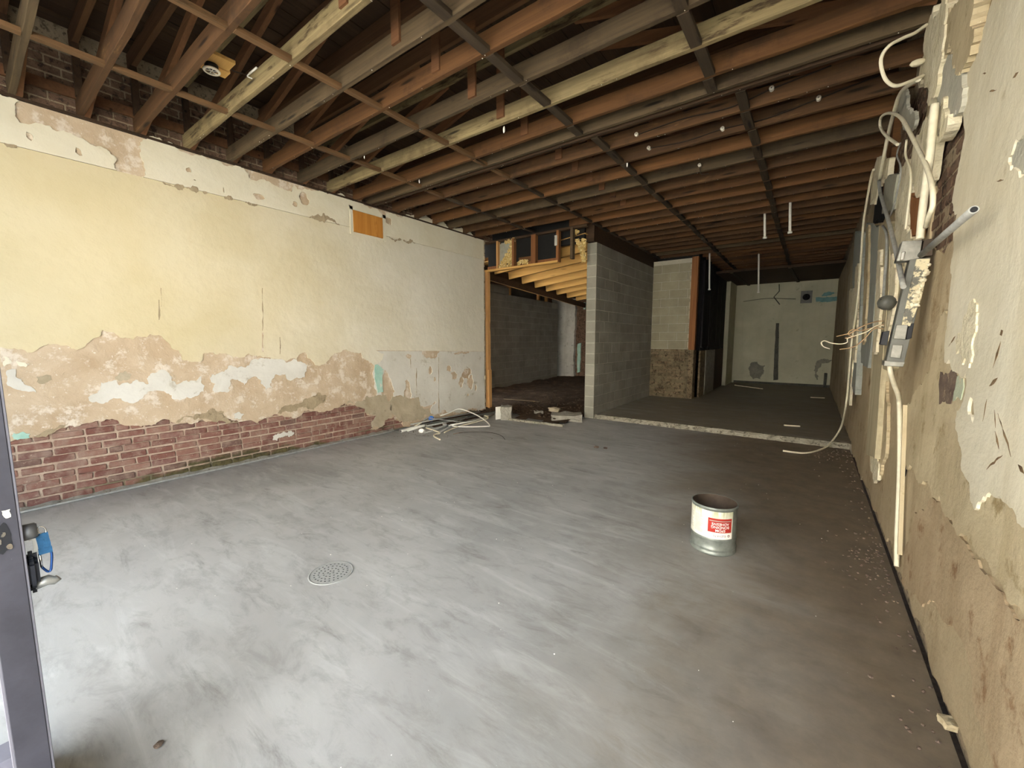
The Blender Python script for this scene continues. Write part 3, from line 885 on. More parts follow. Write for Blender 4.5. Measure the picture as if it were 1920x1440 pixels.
strip('board', [(1664, 416), (1680, 462), (1692, 500), (1690, 560), (1668, 690), (1655, 690), (1665, 560), (1669, 470)], .05, .05, 'board_z', 127, .06)
strip('board', [(1603, 436), (1618, 438), (1616, 500), (1612, 600), (1603, 740), (1595, 720), (1600, 600), (1598, 520)], .06, .06, 'board_blue', 128, .1)
strip('old_beam_end', [(1590, 520), (1600, 490), (1600, 560), (1594, 660), (1588, 740), (1584, 700), (1586, 600)], .03, .08, 'board_z', 129, .1)
strip('plaster_strip', [(1592, 545), (1600, 540), (1603, 600), (1598, 680), (1592, 760), (1588, 740), (1590, 640)], .075, .03, 'rw_cream', 130)
strip('plaster_flap', [(1676, 196), (1688, 182), (1700, 180), (1706, 205), (1716, 225), (1706, 246), (1696, 240), (1690, 215)], .07, .02, 'rw_grey', 131)
strip('plaster_strip', [(1694, 470), (1700, 440), (1706, 430), (1712, 450), (1706, 480), (1696, 500)], .05, .04, 'rw_cream', 135)
strip('plaster_strip', [(1645, 470), (1651, 468), (1650, 560), (1642, 660), (1636, 660), (1641, 560)], .075, .03, 'rw_cream', 136)
strip('plaster_strip', [(1668, 480), (1676, 490), (1678, 540), (1670, 600), (1662, 640), (1659, 630), (1667, 560)], .07, .03, 'rw_cream', 137)
strip('plaster_strip', [(1624, 430), (1629, 428), (1627, 520), (1620, 640), (1615, 640), (1620, 520)], .05, .03, 'rw_mid', 138)
strip('plaster_strip', [(1604, 500), (1609, 505), (1607, 600), (1602, 680), (1598, 670), (1601, 590)], .08, .03, 'rw_cream', 139)
strip('brown_bare_lath', [(1708, 362), (1726, 364), (1724, 400), (1722, 446), (1706, 446), (1706, 400)], .045, .03, 'old_z', 145, .08)
strip('tan_streak', [(1636, 690), (1660, 690), (1664, 760), (1660, 850), (1645, 900), (1632, 880), (1628, 800)], .02, .02, 'rw_mid', 132)
strip('cream_streak', [(1631, 850), (1640, 842), (1647, 870), (1645, 900), (1638, 906), (1632, 880)], .03, .02, 'rw_cream', 133)
strip('wall_crack', [(1703, 858), (1706, 838), (1711, 822), (1709, 845), (1705, 868), (1697, 892), (1692, 905), (1697, 880)], .004, .004, 'charred', 134, .1)
# timber block let into the wall
a = on(1676, 250, 0, XR - .02)
box('timber_block', (XR - .05, a.y - .25, 2.95), (XR + .05, a.y + .12, 3.52), M['j_orange'], wall_right)

# rubble fallen along the foot of the wall
def scatter(name, spots, mat, label, cat, seed, rr=(.008, .022)):
    r_ = random.Random(seed)
    bm = bmesh.new()
    for (x, y, z) in spots:
        rad = r_.uniform(*rr)
        bm2 = bmesh.new()
        bmesh.ops.create_icosphere(bm2, subdivisions=1, radius=rad)
        for v in bm2.verts:
            v.co *= r_.uniform(.6, 1.25)
            v.co.z *= .6
            v.co += Vector((x, y, z + rad * .3))
        me = bpy.data.meshes.new('t')
        bm2.to_mesh(me)
        bm2.free()
        bm.from_mesh(me)
        bpy.data.meshes.remove(me)
    o = add(name, mesh_of(bm, name), mat)
    return tag(o, label, cat, None, 'stuff')

# ---------------------------------------------------------------- block walls
def block_mesh(L, T, H_, bev=.004):
    return box_mesh((L, T, H_), bev, 1, 'block')
def block_wall(root, p0, d, length, z0, courses, T, mat, skip=None, start=0):
    """running bond of hollow-block faces from p0 along d; each block is a part"""
    d = Vector(d).normalized()
    n_ = Vector((-d.y, d.x, 0))
    rz = math.atan2(d.y, d.x)
    CHt = .2032
    cache = {}
    for c_ in range(courses):
        s = -(.2032 if (c_ + start) % 2 else 0)
        while s < length - .02:
            a, b = max(s, 0), min(s + .4064, length)
            if b - a > .06 and not (skip and skip(c_, (a + b) / 2)):
                L = round(b - a - .010, 3)
                if L not in cache:
                    cache[L] = block_mesh(L, T, .1932)
                    cache[L].materials.append(mat)
                q = Vector(p0) + d * ((a + b) / 2) + Vector((0, 0, z0 + CHt * (c_ + .5)))
                add('block', cache[L], None, root, q, (0, 0, rz))
            s += .4064
# partition
PX0, PX1, PY0, PY1 = -3.45, -3.255, 7.08, 10.42
wall_partition = struct(box('wall_partition', (PX0 + .006, PY0 + .006, 0), (PX1 - .006, PY1, 3.262), M['cmu_joint']))
block_wall(wall_partition, ((PX0 + PX1) / 2, PY0, .012), (0, 1, 0), PY1 - PY0, 0, 16, PX1 - PX0, M['cmu'])
# pier wall facing the room, block above, old brick below
FY = 10.40
wall_pier = struct(box('wall_pier', (PX1, FY + .008, 0), (-2.36, FY + .4, 3.40), M['cmu_tan_joint']))
block_wall(wall_pier, (PX1, FY + .1, 1.27), (1, 0, 0), .89, 0, 10, .2, M['cmu_tan'])
M['pier_mortar'] = m_plaster('dirty_mortar', '655a45', '80735a', '4c4433', .5, 6, .6, spec_col='a0947c', spec_t=.62)
box('lower_core', (PX1, FY + .004, rear_z), (-2.36, FY + .3, 1.265), M['pier_mortar'], wall_pier)
M['old_brick'] = m_plaster('dirty_painted_brick', '6b5b45', '8d7c62', '4a3d2e', .5, 6, .8, spec_col='b7aa90', spec_t=.6)
ob = box_mesh((.2, .1, .06), .006)
ob.materials.append(M['old_brick'])
rng = random.Random(6)
for row in range(16):
    for k in range(5):
        x = PX1 + .1 + k * .21 - (.1 if row % 2 else 0)
        if x < PX1 + .05 or x > -2.44: continue
        add('brick', ob, None, wall_pier, (x, FY + .05 + rng.uniform(-.012, .012), rear_z + .045 + row * .0745))
box('post', (-2.36, FY - .02, 1.25), (-2.22, FY + .12, 3.42), M['old_z'], wall_pier)
box('post_foot', (-2.36, FY + .02, rear_z), (-2.24, FY + .3, 1.25), M['old_brick'], wall_pier)
for k in range(9):
    box('loose_plaster', (-2.385, FY - .012, 1.3 + k * .23), (-2.35, FY + .02, 1.3 + k * .23 + rng.uniform(.08, .2)), M['tangrey'], wall_pier)
# charred recess beyond the pier, boards one by one
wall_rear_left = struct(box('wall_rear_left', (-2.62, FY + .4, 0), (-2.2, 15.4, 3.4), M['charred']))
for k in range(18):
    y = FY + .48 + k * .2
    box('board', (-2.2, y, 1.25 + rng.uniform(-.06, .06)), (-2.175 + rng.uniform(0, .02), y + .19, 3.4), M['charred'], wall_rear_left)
box('lower_panel', (-2.2, 11.4, rear_z), (-2.15, 12.6, 1.22), M['concrete'], wall_rear_left)
box('lower_board', (-2.2, 12.65, rear_z), (-2.16, 14.0, 1.22), M['j_dark'], wall_rear_left)
box('brick_stub', (-2.3, FY + .4, rear_z), (-2.16, 11.35, 1.22), M['old_brick'], wall_rear_left)
struct(box('wall_rear_upper', (-3.4, FY + .4, 3.3), (-2.3, 15.5, 4.3), M['tarpaper']))
M['rear_white'] = m_plaster('dingy_white_paint', 'aeab93', 'c0bda4', '938f79', .6, 1.5, .3, streak=.12, spec_col='8a8876', spec_t=.74)
sheet('paint_coat', [(14.05, rear_z), (14.05, 3.3), (15.3, 3.3), (15.3, rear_z)], 0, -2.06, 1, .14, M['rear_white'], wall_rear_left, rag=.04, seed=140)
# back wall
BY = 15.30
wall_back = struct(box('wall_back', (-3.4, BY, 0), (.9, BY + .2, 4.3), M['rear_white']))
bp = lambda pts: [onY(x, y, BY) for x, y in pts]
M['chase_dark'] = m_plaster('dark_chase', '4a4a44', '5e5d54', '37372f', .55, 6, .6)
M['backgrey'] = m_plaster('bare_grey_patch', '77766a', '8a887a', '65645a', .55, 5, .4)
M['bluegreen'] = m_plaster('blue_green_paint', '5d8583', '74999a', '8aa39b', .6, 5, .3)
sheet('pipe_chase', bp([(1455, 606), (1461, 606), (1459, 712), (1450, 713), (1452, 660)]), 1, BY - .002, -1, .01, M['chase_dark'], wall_back, rag=.02, seed=141)
sheet('grey_patch', bp([(1408, 680), (1420, 678), (1424, 684), (1435, 685), (1432, 700), (1426, 711), (1412, 711)]), 1, BY - .002, -1, .01, M['backgrey'], wall_back, rag=.2, seed=142)
sheet('grey_patch', bp([(1530, 680), (1538, 674), (1562, 674), (1556, 679), (1541, 681), (1536, 690), (1534, 712), (1531, 712), (1528, 688)]), 1, BY - .002, -1, .01, M['backgrey'], wall_back, rag=.2, seed=143)
sheet('paint_stripe', bp([(1529, 558), (1576, 555), (1577, 563), (1530, 566)]), 1, BY - .003, -1, .01, M['bluegreen'], wall_back, rag=.1, seed=144)
sheet('paint_stripe', bp([(1541, 553), (1575, 548), (1576, 550), (1541, 556)]), 1, BY - .003, -1, .01, M['bluegreen'], wall_back, rag=.2, seed=145)
sheet('pale_panel', bp([(1498, 530), (1530, 528), (1526, 585), (1496, 587)]), 1, BY - .012, -1, .02, M['rear_white'], wall_back, rag=.02, seed=146)
tube('crack_line', [(-1.85, BY - .004, 2.72), (-1.2, BY - .004, 2.78), (-.45, BY - .004, 2.72)], .009, M['chase_dark'], wall_back, n=6, sides=5)
tube('conduit_drop', [on(1461, 533, 1, BY - .02), on(1461, 546, 1, BY - .02), on(1451, 557, 1, BY - .02), on(1462, 571, 1, BY - .02)], .014, M['chase_dark'], wall_back, smooth_path=False, sides=6)
box('dark_base', (-2.0, BY - .02, rear_z), (.6, BY, rear_z + .07), M['chase_dark'], wall_back)
tube('pipe_stub', [(.42, BY - .06, rear_z), (.42, BY - .06, .50)], .035, M['chase_dark'], wall_back, smooth_path=False)

# side bay: block wall, shed roof, white pier, header over the opening
sd = Vector((-.093, 1, 0)).normalized()
s0 = Vector((-7.35 - .093 * (6.4 - 9.02), 6.4, 0))
side_len = 7.2
wall_side = struct(empty('wall_side', (s0.x, s0.y, 0)))
nrm = Vector((sd.y, -sd.x, 0))
rz = math.atan2(sd.y, sd.x)
core = add('mortar_core', box_mesh((side_len, .17, 2.84)), M['cmu_joint'], wall_side, s0 + sd * side_len / 2 - nrm * .095 + Vector((0, 0, 1.42)), (0, 0, rz))
def skip_side(c_, s):
    return (c_ == 14 and s > 3.5) or (c_ == 13 and s > 6.9)
block_wall(wall_side, s0 - nrm * .095, sd, side_len, 0, 15, .188, M['cmu'], skip_side)
wbf = struct(box('added_bay_front', (-9.1, 6.2, 3.1), (-5.86, 6.3, 3.45), M['cmu']))  # unseen wall added to block light; its opening lets daylight into the bay
box('front_return', (-9.1, 6.2, 0), (-7.1, 6.3, 3.1), M['cmu'], wbf)
box('front_return', (-5.95, 6.2, 0), (-5.86, 6.3, 3.1), M['cmu'], wbf)
# white plastered pier and the dark recess at the far end of the bay
M['pier_white'] = m_plaster('soiled_white_plaster', 'b5b3a9', 'cfcdc4', '8d8a7e', .56, 2.5, .4, streak=.2)
wall_bay_end = struct(box('wall_bay_end', (-8.6, 14.25, 0), (-3.4, 14.4, 3.3), M['darkbrick']))
pe = [onY(x, y, 14.1) for x, y in [(1035, 560), (1078, 560), (1079, 580), (1077, 620), (1076, 660), (1075, 690), (1076, 705), (1040, 712)]]
sheet('white_pier', pe, 1, 14.1, -1, .15, M['pier_white'], wall_bay_end, rag=.08, seed=150)
sheet('teal_board', [onY(x, y, 14.2) for x, y in [(1083, 645), (1089, 643), (1087, 697), (1082, 699)]], 1, 14.2, -1, .05, M['teal'], wall_bay_end, rag=.05, seed=151)
sheet('pale_scar', [onY(x, y, 14.2) for x, y in [(1094, 567), (1098, 567), (1097, 580), (1094, 580)]], 1, 14.2, -1, .05, M['teal'], wall_bay_end, rag=.05, seed=152)

ceiling_side = struct(empty('ceiling_side', (-5.8, 7, 2.8)))
BX = -5.8
HY_ = 6.75
ends = [(954.5, 524), (979, 532.6), (1003, 540), (1024, 547), (1043.5, 553), (1063, 559), (1080, 564)]
SL = .105
bottoms = [on(x, y, 0, BX) for x, y in ends]
p_first = bottoms[0] + (bottoms[0] - bottoms[1])
RH = .17
for i, b in enumerate([p_first] + bottoms):
    e = Vector((PX0 + .02, b.y, b.z + SL * (PX0 + .02 - BX)))
    up = Vector((0, 0, RH / 2))
    bar('shed_rafter', b + up, e + up, .04, RH, M['pine_x'], ceiling_side, .003)
pl = bottoms[-1]
bar('bearer', p_first + Vector((0, -.3, -.07)), pl + Vector((0, .6, -.10)), .045, .14, M['j_dark'], ceiling_side, .003)
bar('bearer', p_first + Vector((-.08, -.3, -.055)), pl + Vector((-.08, .6, -.085)), .045, .14, M['pine_x'], ceiling_side, .003)
# sheathing over the shed rafters
for k in range(8):
    ya, yb = 6.9 + k * .95, 6.9 + (k + 1) * .95 - .006
    zf = lambda y: p_first.z + (pl.z - p_first.z) * (y - p_first.y) / (pl.y - p_first.y)
    bm = bmesh.new()
    q = []
    for (x, y) in ((BX - .1, ya), (PX0 + .06, ya), (PX0 + .06, yb), (BX - .1, yb)):
        q.append((x, y, zf(y) + RH + SL * (x - BX)))
    A = [bm.verts.new(v) for v in q]
    B = [bm.verts.new((v[0], v[1], v[2] + .015)) for v in q]
    bm.faces.new(A); bm.faces.new(B[::-1])
    for i in range(4): bm.faces.new((A[i], A[(i + 1) % 4], B[(i + 1) % 4], B[i]))
    add('sheathing_board', mesh_of(bm, 'sheath'), M['osb'], ceiling_side)
box('outer_roof', (-9.2, 6.2, 3.40), (BX - .06, 14.6, 3.46), M['deck'], ceiling_side)
box('upstand', (BX - .12, 6.8, 2.75), (BX - .09, 14.4, 3.42), M['j_dark'], ceiling_side)
# cripple posts between the block wall and the bearer
def on_side(x, y):
    d = ray(x, y)
    t = -(CAM.x + 7.35 + .093 * (CAM.y - 9.02)) / (d.x + .093 * d.y)
    return CAM + d * t
for (xm, y0_, y1_) in [(957, 532, 552), (1011.5, 545, 562), (1026, 549, 564)]:
    p0, p1 = on_side(xm, y1_), on_side(xm, y0_)
    box('cripple_post', (p0.x - .09, p0.y - .045, p0.z - .03), (p0.x - .01, p0.y + .045, 3.40), M['pine_z'], ceiling_side)
struct(box('wall_bay_upper', (-5.9, HY_ + .16, 3.25), (PX0 + .03, HY_ + .22, 4.3), M['tarpaper']))
box('upper_closure', (-8.8, 6.3, 3.3), (-5.7, 6.36, 3.6), M['j_dark'], ceiling_side)
struct(box('wall_bay_outer', (-9.2, 6.0, 0), (-9.0, 14.6, 3.6), M['cmu']))
struct(box('wall_bay_back', (-9.2, 14.4, 0), (-3.0, 14.6, 4.3), M['cmu']))
struct(box('wall_partition_upper', (PX0 + .02, 7.0, 3.27), (PX1 - .02, 15.4, 4.3), M['j_dark']))
# header framing over the opening
wall_header = struct(empty('wall_header', (-4.5, 6.75, 2.9)))
HY = 6.75
box('jamb_stud', (-5.60, HY - .05, 0), (-5.535, HY + .05, 2.90), M['pine_z'], wall_header, .003)
box('jamb_block', (-5.535, HY - .05, 0.02), (-5.50, HY + .04, .86), M['pine_z'], wall_header, .003)
bar('header_plate', (-5.62, HY, 2.925), (-3.86, HY, 2.935), .09, .042, M['pine_x'], wall_header, .003)
bar('top_plate', (-5.62, HY + .04, CEIL - .03), (-3.3, HY + .04, CEIL - .03), .09, .04, M['j_dark'], wall_header)
for (x, w, mt, z0) in [(-5.28, .035, 'pine_z', 2.945), (-4.88, .045, 'old_z', 2.945), (-4.40, .10, 'old_z', 2.945), (-3.87, .05, 'old_z', 2.93), (-3.58, .05, 'j_grey', 2.95)]:
    box('cripple_stud', (x - w / 2, HY - .04, z0), (x + w / 2, HY + .05, CEIL - .04), M[mt], wall_header)
box('pale_stud_end', (-3.92, HY - .055, 3.22), (-3.87, HY - .03, 3.40), M['pier_white'], wall_header)
box('building_paper', (-5.6, HY + .07, 3.0), (-3.88, HY + .085, CEIL), M['tarpaper'], wall_header)
box('backing_board', (-5.6, HY + .05, 2.945), (-3.9, HY + .09, 3.02), M['old_z'], wall_header)
box('backing_board', (-4.80, HY + .05, 3.02), (-4.46, HY + .068, 3.12), M['j_orange'], wall_header)
sheet('insulation_facing', [(-5.30, 3.10), (-5.32, 3.42), (-5.0, 3.48), (-4.92, 3.46), (-4.92, 3.3), (-5.05, 3.12), (-5.2, 3.0), (-5.28, 2.98)], 1, HY + .03, -1, .01, M['kraft'], wall_header, rag=.2, seed=160)
def wool(pts, seed, r=.045):
    r_ = random.Random(seed)
    bm = bmesh.new()
    for (x, y, z) in pts:
        b2 = bmesh.new()
        bmesh.ops.create_icosphere(b2, subdivisions=1, radius=r * r_.uniform(.4, 1.1))
        for v in b2.verts:
            v.co *= r_.uniform(.35, 1.7)
            v.co += Vector((x, y, z))
        me = bpy.data.meshes.new('t'); b2.to_mesh(me); b2.free()
        bm.from_mesh(me); bpy.data.meshes.remove(me)
    o = add('glass_wool', mesh_of(bm, 'wool'), M['insul'], wall_header)
    o['kind'] = 'stuff'
r_ = random.Random(77)
pts = []
while len(pts) < 260:
    x, z = r_.uniform(-5.26, -4.93), r_.uniform(2.97, 3.42)
    if z - 2.95 < (x + 5.30) * 1.25: pts.append((x, HY - .0 + r_.uniform(-.02, .03), z))
wool(pts, 1, .022)
wool([(r_.uniform(-4.8, -4.55), HY, 2.97 + r_.uniform(0, .08)) for _ in range(50)], 2, .02)
wool([(r_.uniform(-5.1, -4.85), HY, 3.46 + r_.uniform(-.03, .04)) for _ in range(60)], 3, .02)
hang = []
for k in range(130):
    t = k / 129
    hang.append((-3.62 + .22 * t + r_.uniform(-.035, .035), HY + .1 + r_.uniform(-.03, .03), 3.50 - .5 * t * (1 if t > .4 else .4) + r_.uniform(-.02, .02)))
wool(hang, 4, .026)
wool([(-3.42 + r_.uniform(-.04, .04), HY + .12, 3.3 - k * .0045) for k in range(90)], 5, .024)
# ---------------------------------------------------------------- ceiling: open roof trusses
ceiling = struct(empty('ceiling', (-2.5, 4, CEIL)))
JH, JW = .145, .042
rng = random.Random(2)
joists = [(-1.15, 'j_grey'), (-.75, 'j_brown'), (-.34, 'j_brown'), (.06, 'j_brown'), (.47, 'j_grey'), (.87, 'j_brown'), (1.26, 'j_brown'), (1.66, 'j_pale'), (2.06, 'j_grey'), (2.44, 'j_orange'), (2.86, 'j_grey'), (3.26, 'j_pale'), (3.66, 'j_orange'), (3.90, 'j_grey'), (3.99, 'j_dark')]
y = 4.36
cyc = ['j_brown', 'j_brown', 'j_orange', 'j_grey', 'j_brown', 'j_orange', 'j_orange', 'j_brown', 'j_orange', 'j_brown', 'j_brown', 'j_orange']
k = 0
while y < 15.2:
    joists.append((y, cyc[k % len(cyc)]))
    y += .40 + rng.uniform(-.01, .01)
    k += 1
Z0 = CEIL
ROOF = 4.12
CX = -2.49
for i, (jy, mt) in enumerate(joists):
    x0_, x1_ = (XL - .03, XR + .05 if jy > 0 else -2.2) if jy < 6.7 else (PX0 - .2, XR + .05)
    j = bar('joist', (x0_, jy, Z0 + JH / 2), (x1_, jy, Z0 + JH / 2), JW, JH, M[mt], ceiling, .003, warp=.004, seg=14, rng=rng)
    j.rotation_euler[0] += 0
    def sub(name, a, b, w, h, m_, up=Vector((0, 0, 1))):
        o = bar(name, a, b, w, h, M[m_], ceiling, .002, up=up)
        mw = Matrix.LocRotScale(o.location, o.rotation_euler, None)
        jw = Matrix.LocRotScale(j.location, j.rotation_euler, None)
        o.parent = j
        o.matrix_parent_inverse = Matrix.Identity(4)
        m2 = jw.inverted() @ mw
        o.location, o.rotation_euler = m2.to_translation(), m2.to_euler()
        return o
    if 3.85 < jy < 4.05: continue
    off = .042
    if 0 < jy < 6.7:
        sub('rafter', (XL - .05, jy + .004, ROOF + .07), (XR + .05, jy + .004, ROOF + .07), .042, .14, 'rafter' if mt != 'j_pale' else 'j_pale')
        sub('brace', (XL + .02, jy + off, Z0 + .04), (-3.25, jy + off, ROOF + .05), .04, .088, 'brace')
        sub('brace', (XR - .04, jy + off, Z0 + .04), (-1.75, jy + off, ROOF + .05), .04, .088, 'brace')
        sub('wall_post', (XL + .06, jy - .0, Z0 + JH), (XL + .06, jy - .0, ROOF), .05, .05, 'j_dark', Vector((0, 1, 0)))
        sub('hanger', (CX, jy - .03, Z0 + .045), (CX, jy - .03, ROOF + .05), .022, .085, 'brace', Vector((1, 0, 0)))
# bridging between the joists
ys = sorted(j[0] for j in joists)
for (xa, xb, mt) in [(-4.36, -4.40, 'strip'), (-3.21, -3.22, 'strip'), (-1.99, -1.90, 'strip_dark'), (-.77, -.60, 'strip_dark')]:
    for a, b in zip(ys, ys[1:]):
        if b - a < .15 or a < 0: continue
        if a > 6.6 and xa < -3.3: continue
        x = xa if a < 3.9 else xb
        m_ = mt if a < 4 else 'strip_dark'
        x += rng.uniform(-.012, .012)
        bar('bridging', (x, a + .02, Z0 + .012), (x + rng.uniform(-.008, .008), b - .02, Z0 + .012), .075 if mt == 'strip_dark' else .055, .034, M[m_], ceiling, .002)
# pale nail points under the joists
bm = bmesh.new()
rn = random.Random(99)
for _ in range(420):
    jy = rn.choice([q for q, _m2 in joists if q > 1.5])
    if rn.random() < .4 and jy > 8: continue
    c_ = Vector((rn.uniform(-5.3 if jy < 6.7 else -3.2, .4), jy + rn.uniform(-.015, .015), CEIL - .002))
    bmesh.ops.create_icosphere(bm, subdivisions=1, radius=rn.uniform(.002, .0045), matrix=Matrix.Translation(c_))
o = add('nail_points', mesh_of(bm, 'nails'), M['porcelain'], ceiling)
o['kind'] = 'stuff'
# ledger along the left wall head
bar('ledger', (XL + .015, -1.3, Z0 + .175), (XL + .015, WL_END, Z0 + .175), .035, .085, M['brace'], ceiling)
bar('wall_plate', (XL - .02, -1.3, Z0 - .012), (XL - .02, WL_END, Z0 - .012), .09, .022, M['j_dark'], ceiling)
# roof boards, laid along the building
x = XL - .2
while x < XR + .4:
    w = rng.choice((.14, .165, .19))
    z = ROOF + .155 + rng.uniform(-.004, .004)
    box('roof_board', (x, -.15 if x > -2.2 else -1.45, z), (x + w - .006, 15.5, z + .022), M['deck'], ceiling)
    x += w
roof = struct(box('roof_membrane', (-5.9, -.15, 4.31), (1.0, 15.6, 4.36), M['tarpaper']))
box('bay_membrane', (-5.9, -1.45, 4.31), (-2.1, -.15, 4.36), M['tarpaper'], roof)
# low dark soffit over the far end
ceiling_rear = struct(box('ceiling_rear', (-2.6, 12.2, 3.26), (.9, 15.4, 3.30), M['j_dark']))
for k in range(5):
    xx = -2.5 + k * .66
    box('soffit_board', (xx, 12.2, 3.245), (xx + .655, 15.3, 3.262), M['j_dark'], ceiling_rear)
bar('batten', (-.52, 12.2, 3.23), (-.42, 15.28, 3.23), .07, .03, M['strip_dark'], ceiling_rear)
bar('batten', (-1.78, 12.2, 3.23), (-1.72, 15.28, 3.23), .07, .03, M['strip_dark'], ceiling_rear)

# ---------------------------------------------------------------- unseen shop front, made up to shape the daylight
M['frame'] = m_plain('painted_steel_front', '6e6c74', .5, .1, .1, 6)
unseen_front = struct(empty('unseen_front', (-2.5, -.05, 0)))
box('stall_riser', (-5.86, -1.45, 0), (-2.15, -1.3, .30), M['frame'], unseen_front)
box('fascia', (-5.86, -1.45, 3.30), (-2.15, -1.3, 4.3), M['frame'], unseen_front)
box('shading_pier', (-5.86, -1.45, .30), (-3.90, -1.3, 3.30), M['frame'], unseen_front)  # widened to cut daylight on the near left wall
box('return_riser', (-2.25, -1.3, -.12), (-2.15, .0, .06), M['frame'], unseen_front)
box('return_head', (-2.25, -1.3, 3.30), (-2.15, .0, 4.3), M['frame'], unseen_front)
box('entrance_head', (-2.15, -.15, 3.0), (.9, .0, 4.3), M['frame'], unseen_front)
box('jamb', (.46, -.15, 0), (.9, .0, 2.90), M['frame'], unseen_front)
for (xx, yy) in ((-2.2, -1.38), (-2.2, -.06)): box('mullion', (xx - .03, yy - .05, .44), (xx + .03, yy + .05, 3.30), M['frame'], unseen_front)

# ---------------------------------------------------------------- closed door leaf at the picture's edge
def m_door():
    g = NG('scuffed_grey_paint', .5)
    n = g.noise(60, 6, rough=.8)
    n2 = g.noise(9, 6, rough=.7)
    col = g.ramp(n2, [(.3, '2f2e35'), (.7, '3d3c44')])
    col = g.mix(g.step(n, .68, .72), col, 'b9b6b8')
    n3 = g.noise(22, 6, rough=.8)
    col = g.mix(g.step(n3, .70, .74), col, '2c2a2e')
    return g.done(col, n2, .1, .003)
M['door_edge'] = m_door()
M['door_face'] = m_plain('pale_grey_door_paint', 'b3b1bb', .5, 0, .07, 7)
DX = -1.232
DY0, DY1 = -.001, .046
door = struct(empty('door_1', (DX - .45, .04, 0)))
box('stile', (DX - .11, DY0, .01), (DX - .006, DY1, 2.2), M['door_face'], door)
box('stile', (DX - .9, DY0, .01), (DX - .80, DY1, 2.2), M['door_face'], door)
box('bottom_rail', (DX - .80, DY0, .01), (DX - .11, DY1, .10), M['door_face'], door)
box('top_rail', (DX - .80, DY0, 2.08), (DX - .11, DY1, 2.2), M['door_face'], door)
def m_glass():
    m = bpy.data.materials.new('clear_glass')
    m.use_nodes = True
    t = m.node_tree
    t.nodes.clear()
    a = t.nodes.new('ShaderNodeBsdfTransparent')
    b = t.nodes.new('ShaderNodeBsdfGlossy')
    b.inputs['Roughness'].default_value = .02
    f = t.nodes.new('ShaderNodeFresnel')
    mx = t.nodes.new('ShaderNodeMixShader')
    o = t.nodes.new('ShaderNodeOutputMaterial')
    t.links.new(f.outputs[0], mx.inputs[0])
    t.links.new(a.outputs[0], mx.inputs[1])
    t.links.new(b.outputs[0], mx.inputs[2])
    t.links.new(mx.outputs[0], o.inputs[0])
    return m
M['glass'] = m_glass()
box('pane', (DX - .80, DY0 + .018, .10), (DX - .11, DY0 + .026, 2.08), M['glass'], door)
box('lock_stile', (DX - .006, DY0 + .001, .01), (DX, DY1 - .001, 2.2), M['door_edge'], door, .001)
box('outer_lip', (DX - .012, DY0 - .003, .01), (DX - .002, DY0 + .004, 2.2), M['frame'], door, .001)
box('inner_lip', (DX - .012, DY1 - .004, .01), (DX - .002, DY1 + .003, 2.2), M['frame'], door, .001)
# chipped paint round the strike
rr = random.Random(31)
zc = on(45, 1005, 0, DX).z
sheet('chipped_patch', blob(.024, zc + .005, .012, .030, rr, 14, .2), 0, DX + .0008, 1, .002, M['black'], door, rag=.12, step=.008, seed=201)
sheet('chipped_patch', blob(.032, zc + .052, .005, .010, rr, 10, .3), 0, DX + .0009, 1, .002, M['wht_plastic'], door, rag=.3, step=.006, seed=202)
for k in range(4): sheet('bare_metal_spot', blob(.013 + .006 * k, zc - .012 + .012 * ((k * 7) % 3), .0035, .005, rr, 7, .4), 0, DX + .0016, 1, .002, M['chrome'], door, rag=.3, step=.004, seed=210 + k)
M['escutcheon'] = m_plain('black_escutcheon', '11141d', .5)
# cylinder lock
def cyl_y(name, c, r, L, mat, parent, sides=28):
    bm = bmesh.new()
    bmesh.ops.create_cone(bm, cap_ends=True, segments=sides, radius1=r, radius2=r * .96, depth=L, matrix=Matrix.Rotation(R(-90), 4, 'X'))
    ed = [e for e in bm.edges if e.calc_face_angle(0) > .8]
    bmesh.ops.bevel(bm, geom=ed, offset=min(r, L) * .12, segments=2, affect='EDGES')
    me = mesh_of(bm, name)
    for p in me.polygons: p.use_smooth = len(p.vertices) == 4
    return add(name, me, mat, parent, c)
lk = on(66, 996, 0, DX - .028)
M['lockmetal'] = m_plain('brushed_lock_metal', '6e6d6c', .5, .5)
LX, LZ = DX - .028, on(62, 995, 0, DX - .028).z
cyl_y('lock_cylinder', (LX, DY1 + .011, LZ), .0165, .023, M['lockmetal'], door)
HZ = on(60, 1071, 0, DX - .03).z
bm = bmesh.new()
bm_box(bm, (0, 0, 0), (.042, .018, .088))
bmesh.ops.bevel(bm, geom=[e for e in bm.edges if abs(e.verts[0].co.y - e.verts[1].co.y) > .01], offset=.018, segments=5, affect='EDGES')
bmesh.ops.bevel(bm, geom=[e for e in bm.edges if e.calc_face_angle(0) > .7], offset=.006, segments=2, affect='EDGES')
add('escutcheon', mesh_of(bm, 'esc'), M['escutcheon'], door, (DX - .026, DY1 + .009, HZ))
a = on(74, 1092, 0, DX - .03); b = on(110, 1082, 0, DX - .03)
tube('lever_handle', [(DX - .03, DY1 + .01, a.z - .002), (DX - .03, a.y + .012, a.z), (DX - .03, b.y - .006, b.z - .004), (DX - .03, b.y, b.z)], [.011, .0105, .0085, .007], M['zinc'], door, smooth_path=False, sides=14)

